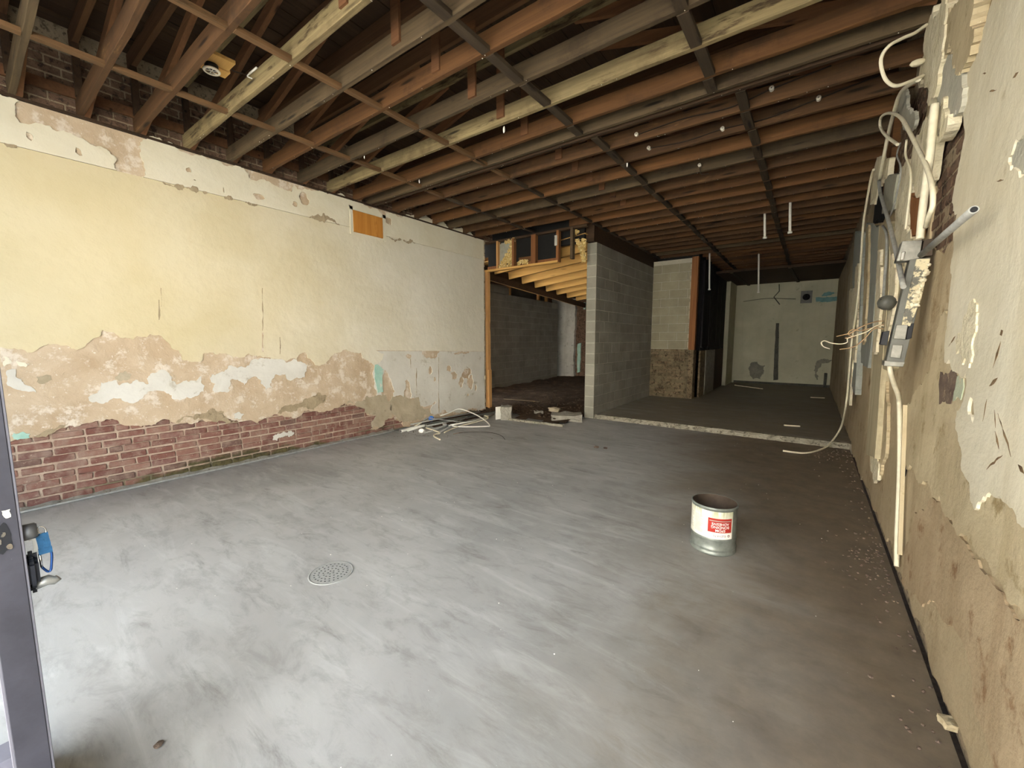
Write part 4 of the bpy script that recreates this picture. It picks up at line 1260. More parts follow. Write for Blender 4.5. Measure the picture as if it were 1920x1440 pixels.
# keys left in the lock with a blue strap and carabiner
keys = empty('key_carabiner', (LX, DY1 + .024, LZ))
tag(keys, 'blue webbing key strap with carabiner hanging from the door lock', 'keys')
KY = lambda x, y: on(x, y, 0, LX)
c0 = KY(77, 993)
ring = [KY(70, 991), KY(74, 988), KY(80, 988), KY(85, 992), KY(86, 998), KY(80, 1001), KY(72, 998), KY(70, 991)]
tube('key_ring', ring, .0012, M['chrome'], keys, sides=6)
def ribbon(name, pts, w, th, mat, parent):
    """strap along pts, wide in Y"""
    bm = bmesh.new()
    rows = []
    for p in pts:
        p = Vector(p)
        rows.append([bm.verts.new(p + Vector((dx, dy, 0))) for dx, dy in ((-th, -w), (th, -w), (th, w), (-th, w))])
    for A, B in zip(rows, rows[1:]):
        for k in range(4): bm.faces.new((A[k], A[(k + 1) % 4], B[(k + 1) % 4], B[k]))
    bm.faces.new(rows[0][::-1]); bm.faces.new(rows[-1])
    return add(name, mesh_of(bm, name), mat, parent)
M['webbing'] = m_plain('blue_webbing', '234f72', .8, 0, .2, 180, .4)
ribbon('strap', [KY(77.5, 1000), KY(80, 1010), KY(83, 1020), KY(85, 1031), KY(86, 1036)], .0088, .0016, M['webbing'], keys)
ribbon('strap_loop', [KY(84.5, 1027), KY(86, 1037)], .0095, .0026, M['webbing'], keys)
M['blue_metal'] = m_plain('blue_anodised_metal', '2b4d86', .3, .6, .05)
tube('carabiner_body', [KY(74, 1037), KY(80, 1034), KY(92, 1033), KY(97, 1038), KY(96.5, 1060), KY(95, 1069), KY(90, 1071.5), KY(83, 1067), KY(79, 1063)], .0021, M['blue_metal'], keys, sides=10)
tube('carabiner_gate', [KY(74, 1038), KY(78.5, 1063)], .0021, M['chrome'], keys, smooth_path=False, sides=10)
a, b = KY(64, 1011), KY(68, 1035)
bm = bmesh.new()
bm_box(bm, (a + b) / 2, (.002, .006, (a - b).length))
bm_box(bm, a + Vector((0, -.001, .006)), (.003, .012, .014))
add('key', mesh_of(bm, 'key'), M['zinc'], keys)

# ---------------------------------------------------------------- pail of bonding adhesive, standing upside down
def m_can():
    g = NG('grey_tin', .4, .35)
    n = g.noise(18, 6)
    col = g.ramp(n, [(.3, '70756f'), (.7, '8f948d')])
    return g.done(col, n, .08, .003)
M['tin'] = m_can()
M['tin_in'] = m_plain('dark_tin_inside', '4a3f35', .7, .2, .3, 10)
def m_label():
    g = NG('stained_paper_label', .7)
    n = g.noise(22, 6, rough=.7)
    col = g.ramp(n, [(.35, 'd0cdbd'), (.65, 'dfddd0')])
    X, Y, Z = g.sep(g.objc())
    dr = g.noise(1.0, 6, g.mapv(g.objc(), (38, 38, 7)))
    t = g.math('MULTIPLY', g.step(Z, .22, .335), g.step(dr, .38, .62))
    col = g.mix(g.math('MULTIPLY', t, .85), col, 'a0a276')
    return g.done(col, n, .05, .002)
M['label_paper'] = m_label()
M['red_label'] = m_plain('red_label_print', 'a52e25', .6, 0, .05)
M['label_white'] = m_plain('white_label_print', 'f0ece4', .6, 0, .03)
M['label_ink'] = m_plain('dark_label_ink', '6d4747', .6, 0, .03)
M['label_grey'] = m_plain('grey_label_ink', 'a5a397', .6, 0, .03)
PR, PH = .148, .345
pc = fl(1335.5, 1024)
pail = empty('metal_pail', (pc.x, pc.y, 0))
tag(pail, 'open grey metal adhesive pail with white and red label, upside down on the floor', 'pail')
prof = [(0, .004), (PR - .006, .004), (PR, 0), (PR + .003, .006), (PR + .002, .016), (PR - .002, .022), (PR - .002, .034), (PR + .003, .040), (PR - .002, .046), (PR - .002, .104), (PR + .003, .112), (PR - .002, .120), (PR - .002, PH - .022), (PR + .004, PH - .016), (PR + .004, PH - .004), (PR + .001, PH), (PR - .004, PH - .003)]
add('body', lathe_mesh(prof, 64), M['tin'], pail, (pc.x, pc.y, 0))
add('inside', lathe_mesh([(PR - .004, PH - .003), (PR - .006, PH - .02), (PR - .007, .05), (0, .045)], 64), M['tin_in'], pail, (pc.x, pc.y, 0))
view = math.atan2(-pc.y, -pc.x)                      # direction from the pail to where it is read
def wrap(name, quads, mat, rad, parent=pail):
    """patches on the cylinder, (angle0, angle1, z0, z1) measured from the reading direction, to the right positive"""
    bm = bmesh.new()
    for (a0, a1, z0, z1) in quads:
        n_ = max(2, int(abs(a1 - a0) / .06))
        prev = None
        for k in range(n_ + 1):
            t = view + a0 + (a1 - a0) * k / n_
            c_ = [bm.verts.new((rad * math.cos(t), rad * math.sin(t), z)) for z in (z0, z1)]
            if prev: bm.faces.new((prev[0], c_[0], c_[1], prev[1]))
            prev = c_
    return add(name, mesh_of(bm, name, True), mat, parent, (pc.x, pc.y, 0))
wrap('paper_label', [(-R(165), R(52), .124, PH - .026)], M['label_paper'], PR + .0003)
wrap('white_panel', [(-R(16), R(50), .126, .165)], M['label_white'], PR + .0008)
ra, rb_ = -R(13.5), R(48)
red = wrap('red_panel', [(ra, rb_, .172, .272)], M['red_label'], PR + .001)
def wrap_text(txt, size, ang, zc, mat, rad, name='lettering', parent=red, squash=1.0):
    cu = bpy.data.curves.new('t', 'FONT')
    cu.body = txt
    cu.size = size
    cu.align_x = 'CENTER'
    cu.align_y = 'CENTER'
    cu.offset = size * .004
    ob = bpy.data.objects.new('t', cu)
    COL.objects.link(ob)
    dg = bpy.context.evaluated_depsgraph_get()
    me = bpy.data.meshes.new_from_object(ob.evaluated_get(dg))
    bpy.data.objects.remove(ob)
    for v in me.vertices:
        u, w = -v.co.x * squash, -v.co.y                 # turned by 180 degrees: the pail stands on its head
        t = view + ang + u / rad
        v.co = Vector((rad * math.cos(t), rad * math.sin(t), zc + w))
    me.materials.clear()
    return add(name, me, mat, parent, (pc.x, pc.y, 0))
ca = (ra + rb_) / 2
wrap_text('EPDM', .026, ca, .188, M['label_white'], PR + .0018)
wrap_text('BONDING', .026, ca, .211, M['label_white'], PR + .0018)
wrap_text('ADHESIVE', .026, ca, .234, M['label_white'], PR + .0018)
wrap('fine_print', [(ra + .06, rb_ - .06, .252, .257)], M['label_grey'], PR + .0018, red)
wrap_text('ELEVATE', .022, ca - .02, .149, M['label_ink'], PR + .0014, 'maker_name', pail)
# round mark beside the maker's name
bm = bmesh.new()
for k in range(20):
    pass
lg = []
for (r0, r1, a0, a1) in [(.004, .009, R(20), R(200)), (.004, .009, R(220), R(380))]:
    for k in range(12):
        t0, t1 = a0 + (a1 - a0) * k / 12, a0 + (a1 - a0) * (k + 1) / 12
        q = []
        for (rr_, tt) in ((r0, t0), (r1, t0), (r1, t1), (r0, t1)):
            u, w = rr_ * math.cos(tt), rr_ * math.sin(tt)
            t = view + R(40) + u / PR
            q.append(bm.verts.new(((PR + .0014) * math.cos(t), (PR + .0014) * math.sin(t), .149 + w)))
        bm.faces.new(q)
add('round_mark', mesh_of(bm, 'mark'), M['label_ink'], pail, (pc.x, pc.y, 0))
fine = []
rr = random.Random(12)
for k in range(15):
    z = .15 + k * .0085
    fine.append((-R(52), -R(52) + rr.uniform(R(18), R(30)), z, z + .0026))
for k in range(14):
    z = .16 + k * .0085
    fine.append((-R(82), -R(82) + rr.uniform(R(16), R(24)), z, z + .0026))
wrap('fine_print', fine, M['label_grey'], PR + .0009)

# ---------------------------------------------------------------- floor drain
dc = fl(621, 1074)
drain = empty('floor_drain', (dc.x, dc.y, 0))
tag(drain, 'round perforated metal floor drain set in the concrete', 'drain')
DR = .122
M['drain'] = m_plain('worn_grey_grate', 'a8a9a6', .6, .1, .1, 40)
add('rim', lathe_mesh([(DR + .014, .0005), (DR + .012, .004), (DR + .004, .004), (DR + .003, .001)], 48), M['drain'], drain, (dc.x, dc.y, 0))
def circ(x, y, r, n_): return [(x + r * math.cos(2 * math.pi * k / n_), y + r * math.sin(2 * math.pi * k / n_), 0) for k in range(n_)]
hl = []
for (r_, n_) in ((.018, 5), (.046, 12), (.074, 18), (.100, 25)):
    for k in range(n_):
        t = 2 * math.pi * (k + .3 * r_ * 50) / n_
        hl.append(circ(dc.x + r_ * math.cos(t), dc.y + r_ * math.sin(t), .0062, 8))
sheet('grate', circ(dc.x, dc.y, DR, 48), 2, .0045, 1, .002, M['drain'], drain, holes=hl, rag=0, seed=1)
add('sump', lathe_mesh([(0, .0012), (DR, .0012)], 32), M['black'], drain, (dc.x, dc.y, 0))
# ---------------------------------------------------------------- plywood patch and things on the left wall
pv = [onX(x, y, -5.49) for x, y in [(662, 397), (718, 408), (717, 446), (663, 434)]]
py0, py1 = (pv[0][0] + pv[3][0]) / 2, (pv[1][0] + pv[2][0]) / 2
pz0, pz1 = pv[3][1], pv[1][1] - .01
pw = empty('plywood_panel', (-5.49, (py0 + py1) / 2, (pz0 + pz1) / 2))
tag(pw, 'small orange plywood panel closing a hole high in the cream wall', 'panel')
box('sheet', (-5.505, py0, pz0), (-5.484, py1, pz1), M['ply'], pw, .002)
for k in range(3): box('plain_border', *[((-5.505, py0 - .05, pz0 - .04), (-5.488, py0 - .004, pz1 + .05)), ((-5.505, py1 + .004, pz0 - .04), (-5.488, py1 + .06, pz1 + .05)), ((-5.505, py0 - .05, pz1 + .004), (-5.488, py1 + .06, pz1 + .05))][k], M['band'], pw)
# long conduit lying at the foot of the left wall
pa, pb = fl(30, 964), fl(752, 803)
cp = [(-5.455, .10, .011), (-5.458, 1.0, .011), (-5.452, 2.2, .011), (-5.456, 3.2, .011), (-5.44, 4.25, .011)]
tag(tube('wall_foot_conduit', cp, .011, M['grey_pipe']), 'long thin grey conduit lying along the foot of the brick wall', 'conduit')

# ---------------------------------------------------------------- scrap heap of conduit by the opening
G = 'scrap conduit heap'
def F(x, y, z=.012): return fl(x, y, z)
hoop = empty('conduit_hoop', F(865, 800))
tag(hoop, 'bent white conduit hoop with a grey box end on the scrap heap', 'conduit', G)
tube('bent_pipe', [F(817, 782, .06), F(840, 775, .12), F(861, 767, .17), F(889, 776, .12), F(908, 787, .06), F(918, 797, .02), F(910, 799.5, .015), F(864, 800, .02), F(841, 798, .03)], .011, M['wht'], hoop, n=6)
bx = F(834, 796.5, .035)
o = add('box_end', box_mesh((.10, .055, .055), .008, 2), M['grey_pipe'], hoop, bx, (0, 0, R(150)))
bl = empty('junction_box', F(808.5, 785, .07))
tag(bl, 'small bright blue plastic junction box on top of the conduit heap', 'junction box', G)
bm = bmesh.new()
bmesh.ops.create_cone(bm, cap_ends=True, segments=8, radius1=.05, radius2=.05, depth=.045)
bmesh.ops.bevel(bm, geom=list(bm.edges), offset=.004, segments=1, affect='EDGES')
add('box_body', mesh_of(bm, 'b'), M['blue'], bl, F(808.5, 785, .08), (R(70), R(20), R(40)))
bm = bmesh.new()
bmesh.ops.create_cone(bm, cap_ends=True, segments=12, radius1=.014, radius2=.014, depth=.02)
add('hub', mesh_of(bm, 'b'), M['blue'], bl, F(808.5, 785, .08) + Vector((.05, .0, .03)))
def conduit(label, pts, r, mat, smooth_path=False, name='conduit_piece'):
    return tag(tube(name, pts, r, M[mat], None, smooth_path), label, 'conduit', G)
el = empty('pipe_elbow', F(753, 808))
tag(el, 'short white pipe with a hollow open end facing out of the heap', 'pipe', G)
tube('barrel', [F(752, 808.5, .024), F(772, 803, .035), F(796, 798, .05)], .022, M['wht'], el, True)
cc = F(752, 808.5, .024)
dirn = (F(752, 808.5, .024) - F(772, 803, .035)).normalized()
bm = bmesh.new()
bmesh.ops.create_cone(bm, cap_ends=True, segments=16, radius1=.013, radius2=.013, depth=.004)
add('bore', mesh_of(bm, 'b'), M['black'], el, cc + dirn * .002, dirn.to_track_quat('Z', 'Y').to_euler())
conduit('thin white pipe reaching from the wall corner up to the blue box', [F(742, 801, .015), F(775, 794, .03), F(802, 784, .09)], .013, 'wht')
conduit('pale pipe leaning under the blue box', [F(778, 799, .02), F(803, 785, .09)], .012, 'wht_plastic')
conduit('white bent pipe with an S-shaped end nearest the camera', [F(799, 802, .03), F(824, 811, .012), F(816, 814, .010), F(814, 818, .010), F(825, 824, .010)], .012, 'wht_plastic', True)
conduit('grey conduit crossing the heap beside the white hoop', [F(799, 799, .03), F(872, 784, .05)], .013, 'grey_pipe')
conduit('grey conduit crossing low under the box end', [F(824, 811, .014), F(876, 782, .06)], .013, 'grey_pipe')
conduit('cream conduit with a hooked far end', [F(833, 811, .012), F(855, 801, .02), F(885, 793, .03), F(911, 786, .03), F(915, 782, .045), F(909, 779, .06)], .012, 'wht_plastic', True)
conduit('grey conduit lying straight along the heap', [F(806, 806, .012), F(918, 781, .02)], .013, 'grey_pipe')
conduit('slim grey conduit leaning on the wall end', [F(800, 783, .10), F(852, 790, .06), F(872, 791, .04)], .008, 'grey_pipe')
conduit('pale conduit along the top edge of the dark boards', [F(770, 796, .05), F(840, 782, .07), F(900, 772, .06)], .012, 'grey_pipe')
conduit('white pipe running under the hoop towards the lump', [F(845, 797, .05), F(890, 789, .04), F(926, 777, .03)], .011, 'wht')
conduit('grey conduit poking out below the wrapper', [F(795, 812, .013), F(862, 792, .03)], .011, 'grey_pipe')
conduit('short pale pipe by the white elbow', [F(764, 808, .013), F(800, 797, .04)], .013, 'wht')
for k, (x0_, y0_, x1_, y1_, w, h, lb) in enumerate([(752, 799, 928, 768, .09, .035, 'long dark board lying against the foot of the white dado'), (790, 797, 930, 772, .07, .03, 'dark narrow board under the grey conduits'), (812, 800, 905, 780, .05, .02, 'short dark batten at the middle of the heap')]):
    a, b = F(x0_, y0_, h / 2), F(x1_, y1_, h / 2 + .01)
    tag(bar('scrap_board', a, b, w, h, M['j_dark' if k != 1 else 'greysteel'], None, .003), lb, 'board', G)
cr = rock_mesh(.05, random.Random(5), .8, 2)
tag(add('crumpled_wrapper', cr, M['foam'], None, F(791, 808, .03)), 'crumpled white wrapper at the front of the conduit heap', 'wrapper', G)
tag(tube('loose_wire', [F(860, 812, .004), F(880, 810, .02), F(905, 810, .03), F(925, 812, .02), F(940, 817, .006), F(947, 824, .004)], .0035, M['darkwire']), 'thin dark wire curling over the floor by the heap', 'wire', G)
tag(tube('loose_wire', [F(850, 814, .004), F(858, 812, .004), F(866, 811, .004)], .004, M['copper']), 'short copper-coloured wire end on the floor by the heap', 'wire', G)
# concrete lump with one painted face
lump = empty('concrete_lump', F(944, 788, 0))
tag(lump, 'rough grey concrete lump with a white painted face by the opening', 'lump')
bm = bmesh.new()
bm_box(bm, (0, 0, .125), (.20, .20, .25))
bmesh.ops.subdivide_edges(bm, edges=list(bm.edges), cuts=4, use_grid_fill=True)
rr = random.Random(2)
for v in bm.verts:
    if v.co.z > .01: v.co += Vector([rr.uniform(-.009, .009) for _ in range(3)])
lc = F(946, 787, 0)
add('lump_body', mesh_of(bm, 'l'), M['concrete'], lump, (lc.x, lc.y + .06, 0), (0, 0, R(32)))
wf = add('painted_face', box_mesh((.012, .19, .24), .004), M['wht'], lump, (lc.x - .088, lc.y + .005, .122), (0, 0, R(32)))
wf.rotation_euler = (0, 0, R(-18))
wf.location = Vector((lc.x - .105, lc.y - .01, .122)) - Vector(lump.location)
# broken masonry at the edge of the earth
def lump_thing(name, px_, py_, s, mat, label, seed, rz=0, cat='rubble'):
    rr = random.Random(seed)
    bm = bmesh.new()
    bm_box(bm, (0, 0, s[2] / 2), s)
    bmesh.ops.subdivide_edges(bm, edges=list(bm.edges), cuts=3, use_grid_fill=True)
    for v in bm.verts: v.co += Vector([rr.uniform(-.12, .12) * min(s) for _ in range(3)])
    return tag(add(name, mesh_of(bm, name), M[mat], None, fl(px_, py_, 0), (0, 0, R(rz))), label, cat)
lump_thing('masonry_chunk', 1062, 788, (.55, .35, .13), 'concrete', 'flat broken concrete chunk at the slab edge before the block wall', 1, 30)
lump_thing('masonry_chunk', 1040, 776, (.22, .16, .12), 'tangrey', 'small pale broken stone on the earth behind the flat chunk', 2, 10)
lump_thing('masonry_chunk', 1010, 779, (.16, .12, .09), 'concrete', 'fist-sized grey stone on the earth near the slab edge', 3, 50)
tag(bar('slab_kerb', fl(955, 786, .02), fl(1056, 798, .02), .06, .04, M['slab_edge'], None, .006, warp=.006, seg=14), 'broken concrete kerb between the floor and bare earth', 'kerb')
tag(bar('loose_stick', fl(945, 748, .08), fl(1013, 753, .08), .03, .02, M['j_grey']), 'thin loose stick lying on the bare earth', 'stick')
rr = random.Random(14)
spots = []
for _ in range(330):
    x, y_ = rr.uniform(-5.4, -3.6), 6.3 + abs(rr.gauss(0, 1.2))
    if y_ > 10: continue
    spots.append((x, y_, .06 + dirt_height(x, y_)))
scatter('rubble', spots, M['dirt'], 'small stones and plaster crumbs strewn over the bare earth', 'rubble', 3, (.01, .032))
spots = []
for _ in range(150):
    y_ = rr.uniform(1.5, 7.0)
    spots.append((XR - .02 - abs(rr.gauss(0, .07)), y_, 0))
for _ in range(90):
    spots.append((XR - .05 - abs(rr.gauss(0, .12)), 3.55 + rr.gauss(0, .22), 0))
for _ in range(80):
    p = fl(760 + rr.gauss(20, 40), 812 + rr.gauss(0, 6))
    if p.x > -5.42: spots.append((p.x, p.y, 0))
for _ in range(60):
    p = fl(1560 + rr.gauss(0, 30), 852 + rr.gauss(0, 8))
    if p.x < .5: spots.append((p.x, p.y, 0))
scatter('debris', spots, M['stain'], 'crumbled plaster and grit along the foot of the walls', 'debris', 4, (.003, .010))
spots = [(rr.uniform(-5.2, .3), rr.uniform(.6, 6.8), 0) for _ in range(120)]
scatter('litter', spots, M['foam'], 'tiny pale chips scattered over the concrete floor', 'litter', 5, (.002, .0045))
bits = []
for k, (x, y_, s, lb) in enumerate([(297, 1396, .016, 'dark pebble on the pale floor near the camera'), (1118, 838, .04, 'dark flat scrap lying in the middle of the floor'), (1135, 840, .03, 'smaller dark scrap beside the flat one on the floor')]):
    tag(add('floor_scrap', rock_mesh(s, random.Random(k), .35, 2), M['stain'], None, fl(x, y_, s * .2)), lb, 'scrap')
lump_thing('plaster_chunk', 1785, 1362, (.07, .05, .025), 'rw_mid', 'flat plaster chunk fallen at the foot of the tan wall', 8, 20)

# ---------------------------------------------------------------- wiring on the right wall
W = lambda x, y, X: on(x, y, 0, X)
WYY = 3.30
T = lambda x, y, Y=WYY: on(x, y, 1, Y)
V_ = lambda x, y, Y=4.6: on(x, y, 1, Y)
tag(tube('cable_loop', [V_(1738, 46, 3.45), V_(1715, 62, 3.4), V_(1692, 72, 3.35), V_(1667, 86, 3.3), V_(1653, 107, 3.3), V_(1653, 129, 3.3), V_(1662, 151, 3.32), V_(1679, 161, 3.36), V_(1706, 153, 3.42), V_(1732, 141, 3.5)], .0095, M['wht_plastic']), 'stiff white cable looping out under the joists at the wall top', 'cable')
tag(tube('drop_conduit', [W(1722, 149, .44), W(1708, 157, .43), W(1694, 168, .42), W(1686, 180, .42), W(1680, 198, .42), W(1667, 246, .43), W(1658, 290, .43), W(1649, 337, .44)], .014, M['wht_plastic']), 'white conduit curving down from the plaster mass', 'conduit')
tag(tube('metal_conduit', [W(1648, 340, .43), W(1650, 360, .43), W(1653, 372, .43), W(1668, 422, .42), W(1679, 467, .41), W(1694, 538, .40)], .013, M['grey_pipe']), 'grey metal conduit slanting down behind the steel wireway', 'conduit')
tag(tube('cable_loop', [W(1683, 271, .44), W(1672, 263, .42), W(1661, 254, .40), W(1652, 242, .39), W(1650, 230, .38), W(1653, 219, .38), W(1662, 213, .39), W(1675, 213, .40), W(1687, 219, .41), W(1697, 232, .42), W(1717, 271, .43), W(1736, 310, .43), W(1747, 348, .42), W(1749, 382, .42), W(1742, 405, .42), W(1736, 425, .43)], .011, M['wht_plastic']), 'white cable curled in a hook above the wireway', 'cable')
tag(tube('riser_pipe', [W(1753, 195, .45), W(1748, 245, .45), W(1744, 290, .45), W(1736, 346, .45), W(1730, 395, .45), W(1725, 448, .45)], .018, M['wht_plastic']), 'thick cream riser pipe running down into the wireway', 'pipe')
tag(tube('branch_wire', [W(1688, 268, .46), W(1682, 290, .46), W(1688, 310, .46), W(1688, 330, .46), W(1680, 370, .46), W(1672, 398, .46), W(1664, 412, .46)], .006, M['grey_pipe']), 'thin grey wire trailing down between the plaster strips', 'wire')
tag(tube('branch_wire', [W(1700, 262, .46), W(1698, 290, .46), W(1706, 315, .46), W(1708, 340, .46), W(1704, 380, .46), W(1698, 430, .46)], .007, M['wht_plastic']), 'cream wire following the edge of the plaster strip', 'wire')
tag(tube('long_cable', [W(1638, 318, .44), W(1634, 330, .44), W(1626, 373, .44), W(1619, 418, .44), W(1615, 473, .44), W(1612, 520, .44), W(1606, 580, .44), W(1597, 640, .44), W(1592, 702, .44), W(1586, 760, .42), fl(1577, 800, .25), fl(1561, 826, .08), fl(1545, 840, .02), fl(1515, 849, .013), fl(1490, 848, .013), fl(1468, 845, .013)], .012, M['wht_plastic']), 'long white cable dropping down the wall and curving onto the floor', 'cable')
tag(tube('side_conduit', [W(1655, 424, .47), W(1662, 440, .47), W(1662, 480, .47), W(1657, 550, .46), W(1656, 575, .45)], .010, M['grey_pipe']), 'tan-coated conduit ending at the dark round fitting on the boards', 'conduit')
kn = empty('round_fitting', W(1660, 568, .44))
tag(kn, 'dark round metal fitting on the upright boards beside the wireway', 'fitting')
c_ = W(1661, 567, .43)
add('knob_body', lathe_mesh([(0, -.05), (.045, -.045), (.055, -.01), (.05, .02), (.03, .04), (0, .045)], 20), M['greysteel'], kn, c_, (0, R(-70), R(20)))
tube('wire_stub', [c_, W(1652, 562, .40), W(1647, 568, .40), W(1650, 575, .40)], .005, M['darkwire'], kn)
tag(tube('lower_conduit', [T(1668, 684, 3.34), T(1670, 700, 3.36), T(1677, 722, 3.45), T(1684, 740, 3.52), W(1686, 756, .49), W(1687, 800, .51), W(1687, 860, .515), W(1685, 930, .515), W(1682, 1000, .515), W(1681, 1062, .515)], .013, M['wht_plastic']), 'white conduit running from the wireway down to the floor', 'conduit')
tag(bar('slim_channel', W(1697, 760, .515), W(1687, 1040, .515), .02, .015, M['rw_mid'], None), 'slim painted channel beside the lower white conduit', 'channel')
# steel wireway hanging off the wall
def slab(name, pts, depth, mat, parent, off=(0, 0, 0)):
    '''a flat box whose front follows the four points, going back into the room depth'''
    off = Vector(off)
    bm = bmesh.new()
    A = [bm.verts.new(p + off) for p in pts]
    B = [bm.verts.new(p + off + Vector((0, depth, 0))) for p in pts]
    bm.faces.new(A); bm.faces.new(B[::-1])
    n_ = len(pts)
    for i in range(n_): bm.faces.new((A[i], A[(i + 1) % n_], B[(i + 1) % n_], B[i]))
    bmesh.ops.recalc_face_normals(bm, faces=bm.faces)
    bmesh.ops.bevel(bm, geom=list(bm.edges), offset=.0025, segments=1, affect='EDGES')
    return add(name, mesh_of(bm, name), M[mat] if isinstance(mat, str) else mat, parent)
def m_flaked():
    g = NG('flaked_steel', .5, .1)
    n1 = g.noise(16, 7, None, .7)
    col = g.mix(g.step(n1, .44, .50), '6b6a62', 'd3c8a6')
    n2 = g.noise(42, 6, None, .7)
    col = g.mix(g.step(n2, .60, .68), col, '4a463d')
    return g.done(col, g.math('ADD', n1, n2), .8, .01)
M['flaked'] = m_flaked()
M['plate'] = m_plain('dull_plate_steel', '84827a', .4, .5, .2, 30)
wy = empty('steel_wireway', T(1690, 600))
tag(wy, 'long grey steel wireway hanging tilted off the wall, flaked with cream paint', 'wireway')
slab('trough', [T(1706, 485), T(1745, 483), T(1694, 686), T(1660, 684)], .085, 'greysteel', wy)
slab('flaked_cover', [T(1718, 486), T(1744, 485), T(1727, 560), T(1706, 612), T(1690, 610), T(1702, 555)], .012, M['flaked'], wy, (0, -.010, 0))
rr = random.Random(6)
bm = bmesh.new()
for k in range(14):
    t = k / 13
    c_ = T(1738 - 26 * t, 500 + 75 * t) + Vector((rr.uniform(-.01, .01), -.014, rr.uniform(-.01, .01)))
    b2 = bmesh.new()
    bmesh.ops.create_icosphere(b2, subdivisions=1, radius=rr.uniform(.008, .017))
    for v in b2.verts:
        v.co *= rr.uniform(.6, 1.3)
        v.co += c_
    me = bpy.data.meshes.new('t'); b2.to_mesh(me); b2.free()
    bm.from_mesh(me); bpy.data.meshes.remove(me)
o = add('paint_crust', mesh_of(bm, 'crust'), M['rw_cream'], wy)
o['kind'] = 'stuff'
slab('end_cap', [T(1658, 676), T(1697, 679), T(1693, 688), T(1657, 686)], .095, 'plate', wy, (0, -.005, 0))
slab('switch_plate', [T(1680, 609), T(1702, 609), T(1697, 637), T(1674, 635)], .02, 'plate', wy, (0, -.016, 0))
slab('cover_plate', [T(1673, 646), T(1693, 647), T(1688, 672), T(1668, 670)], .014, 'plate', wy, (0, -.010, 0))
slab('side_box', [T(1703, 608), T(1714, 606), T(1709, 634), T(1698, 637)], .05, 'black', wy, (0, -.006, 0))
slab('side_clip', [T(1656, 622), T(1669, 620), T(1664, 648), T(1650, 646)], .05, 'black', wy, (0, .01, 0))
br = empty('pull_box', T(1705, 468))
tag(br, 'grey sheet-steel pull box with dark open side above the wireway', 'electrical box')
slab('box_shell', [T(1692, 452), T(1730, 450), T(1724, 484), T(1700, 489), T(1680, 490)], .09, 'plate', br, (0, .0, 0))
slab('open_side', [T(1733, 449), T(1752, 446), T(1750, 478), T(1728, 481)], .07, 'tin_in', br, (0, .01, 0))
slab('clamp', [T(1689, 474), T(1697, 472), T(1693, 488), T(1686, 489)], .02, 'chrome', br, (0, -.02, 0))
# stub of pipe jutting up along the wall towards the front
sp = empty('stub_pipe', W(1727, 478, .44))
tag(sp, 'grey open-ended pipe jutting out beside the pull box', 'pipe')
a, b = W(1727, 478, .43), W(1826, 393, .44)
tube('barrel', [a, b], .014, M['grey_pipe'], sp, False, 14)
d = (b - a).normalized()
bm = bmesh.new()
bmesh.ops.create_cone(bm, cap_ends=True, segments=14, radius1=.010, radius2=.010, depth=.002)
add('bore', mesh_of(bm, 'b'), M['black'], sp, b + d * .0012, d.to_track_quat('Z', 'Y').to_euler())
# copper wires springing into the room
V_ = lambda x, y, Y=4.6: on(x, y, 1, Y)
for pts, lb in [([V_(1668, 603), V_(1650, 602), V_(1632, 606), V_(1612, 614), V_(1596, 624), V_(1580, 628), V_(1568, 631)], 'uppermost copper wire springing from the wireway'),
                ([V_(1664, 612), V_(1645, 610), V_(1625, 622), V_(1608, 628), V_(1590, 634), V_(1588, 642), V_(1575, 645), V_(1558, 643), V_(1546, 639), V_(1540, 643), V_(1544, 650), V_(1556, 654)], 'white-coated wire bent into a hairpin beside the wireway'),
                ([V_(1662, 618), V_(1640, 616), V_(1622, 634), V_(1605, 648), V_(1590, 653), V_(1574, 655)], 'lowest copper wire springing from the wireway'),
                ([V_(1664, 606), V_(1640, 613), V_(1615, 620), V_(1598, 618), V_(1590, 626), V_(1600, 632), V_(1584, 634)], 'tangled copper wire between the springing wires')]:
    tag(tube('copper_wire', pts, .0045, M['wht_plastic' if 'hairpin' in lb else 'copper'], sides=6), lb, 'wire', 'wires springing from the wireway')

# ---------------------------------------------------------------- things hung from the ceiling
def rod(x, y0_, y1_, z, lb):
    a = on(x, y0_, 2, z)
    a = on(x, y0_, 1, min((j[0] for j in joists), key=lambda q: abs(q - a.y)))
    bt = on(x, y1_, 1, a.y)
    o = empty('hanging_pipe', (a.x, a.y, bt.z))
    tag(o, lb, 'pipe', 'white pipes hanging from the joists')
    ln = Vector((bt.x - a.x, 0, bt.z - (CEIL + .02)))
    tube('stem', [(a.x, a.y, CEIL + .02), (bt.x, a.y, bt.z)], .018, M['wht'], o, False, 10)
    add('end_fitting', lathe_mesh([(0, -.012), (.03, -.012), (.03, .014), (.018, .02)], 14), M['wht'], o, (bt.x, a.y, bt.z))
rod(1434, 398, 446, 3.5, 'white pipe hanging from the dark joists, the shorter pair, nearer the middle')
rod(1481, 390, 436, 3.5, 'white pipe hanging from the dark joists, the shorter pair, nearer the wiring')
rod(1330, 487, 543, 3.4, 'white pipe hanging before the charred black recess')
rod(1422, 487, 548, 3.4, 'long white pipe hanging before the pale back wall')
kme = lathe_mesh([(0, -.022), (.008, -.022), (.017, -.02), (.018, -.008), (.012, -.003), (.012, .004), (.019, .008), (.019, .022), (0, .022)], 18)
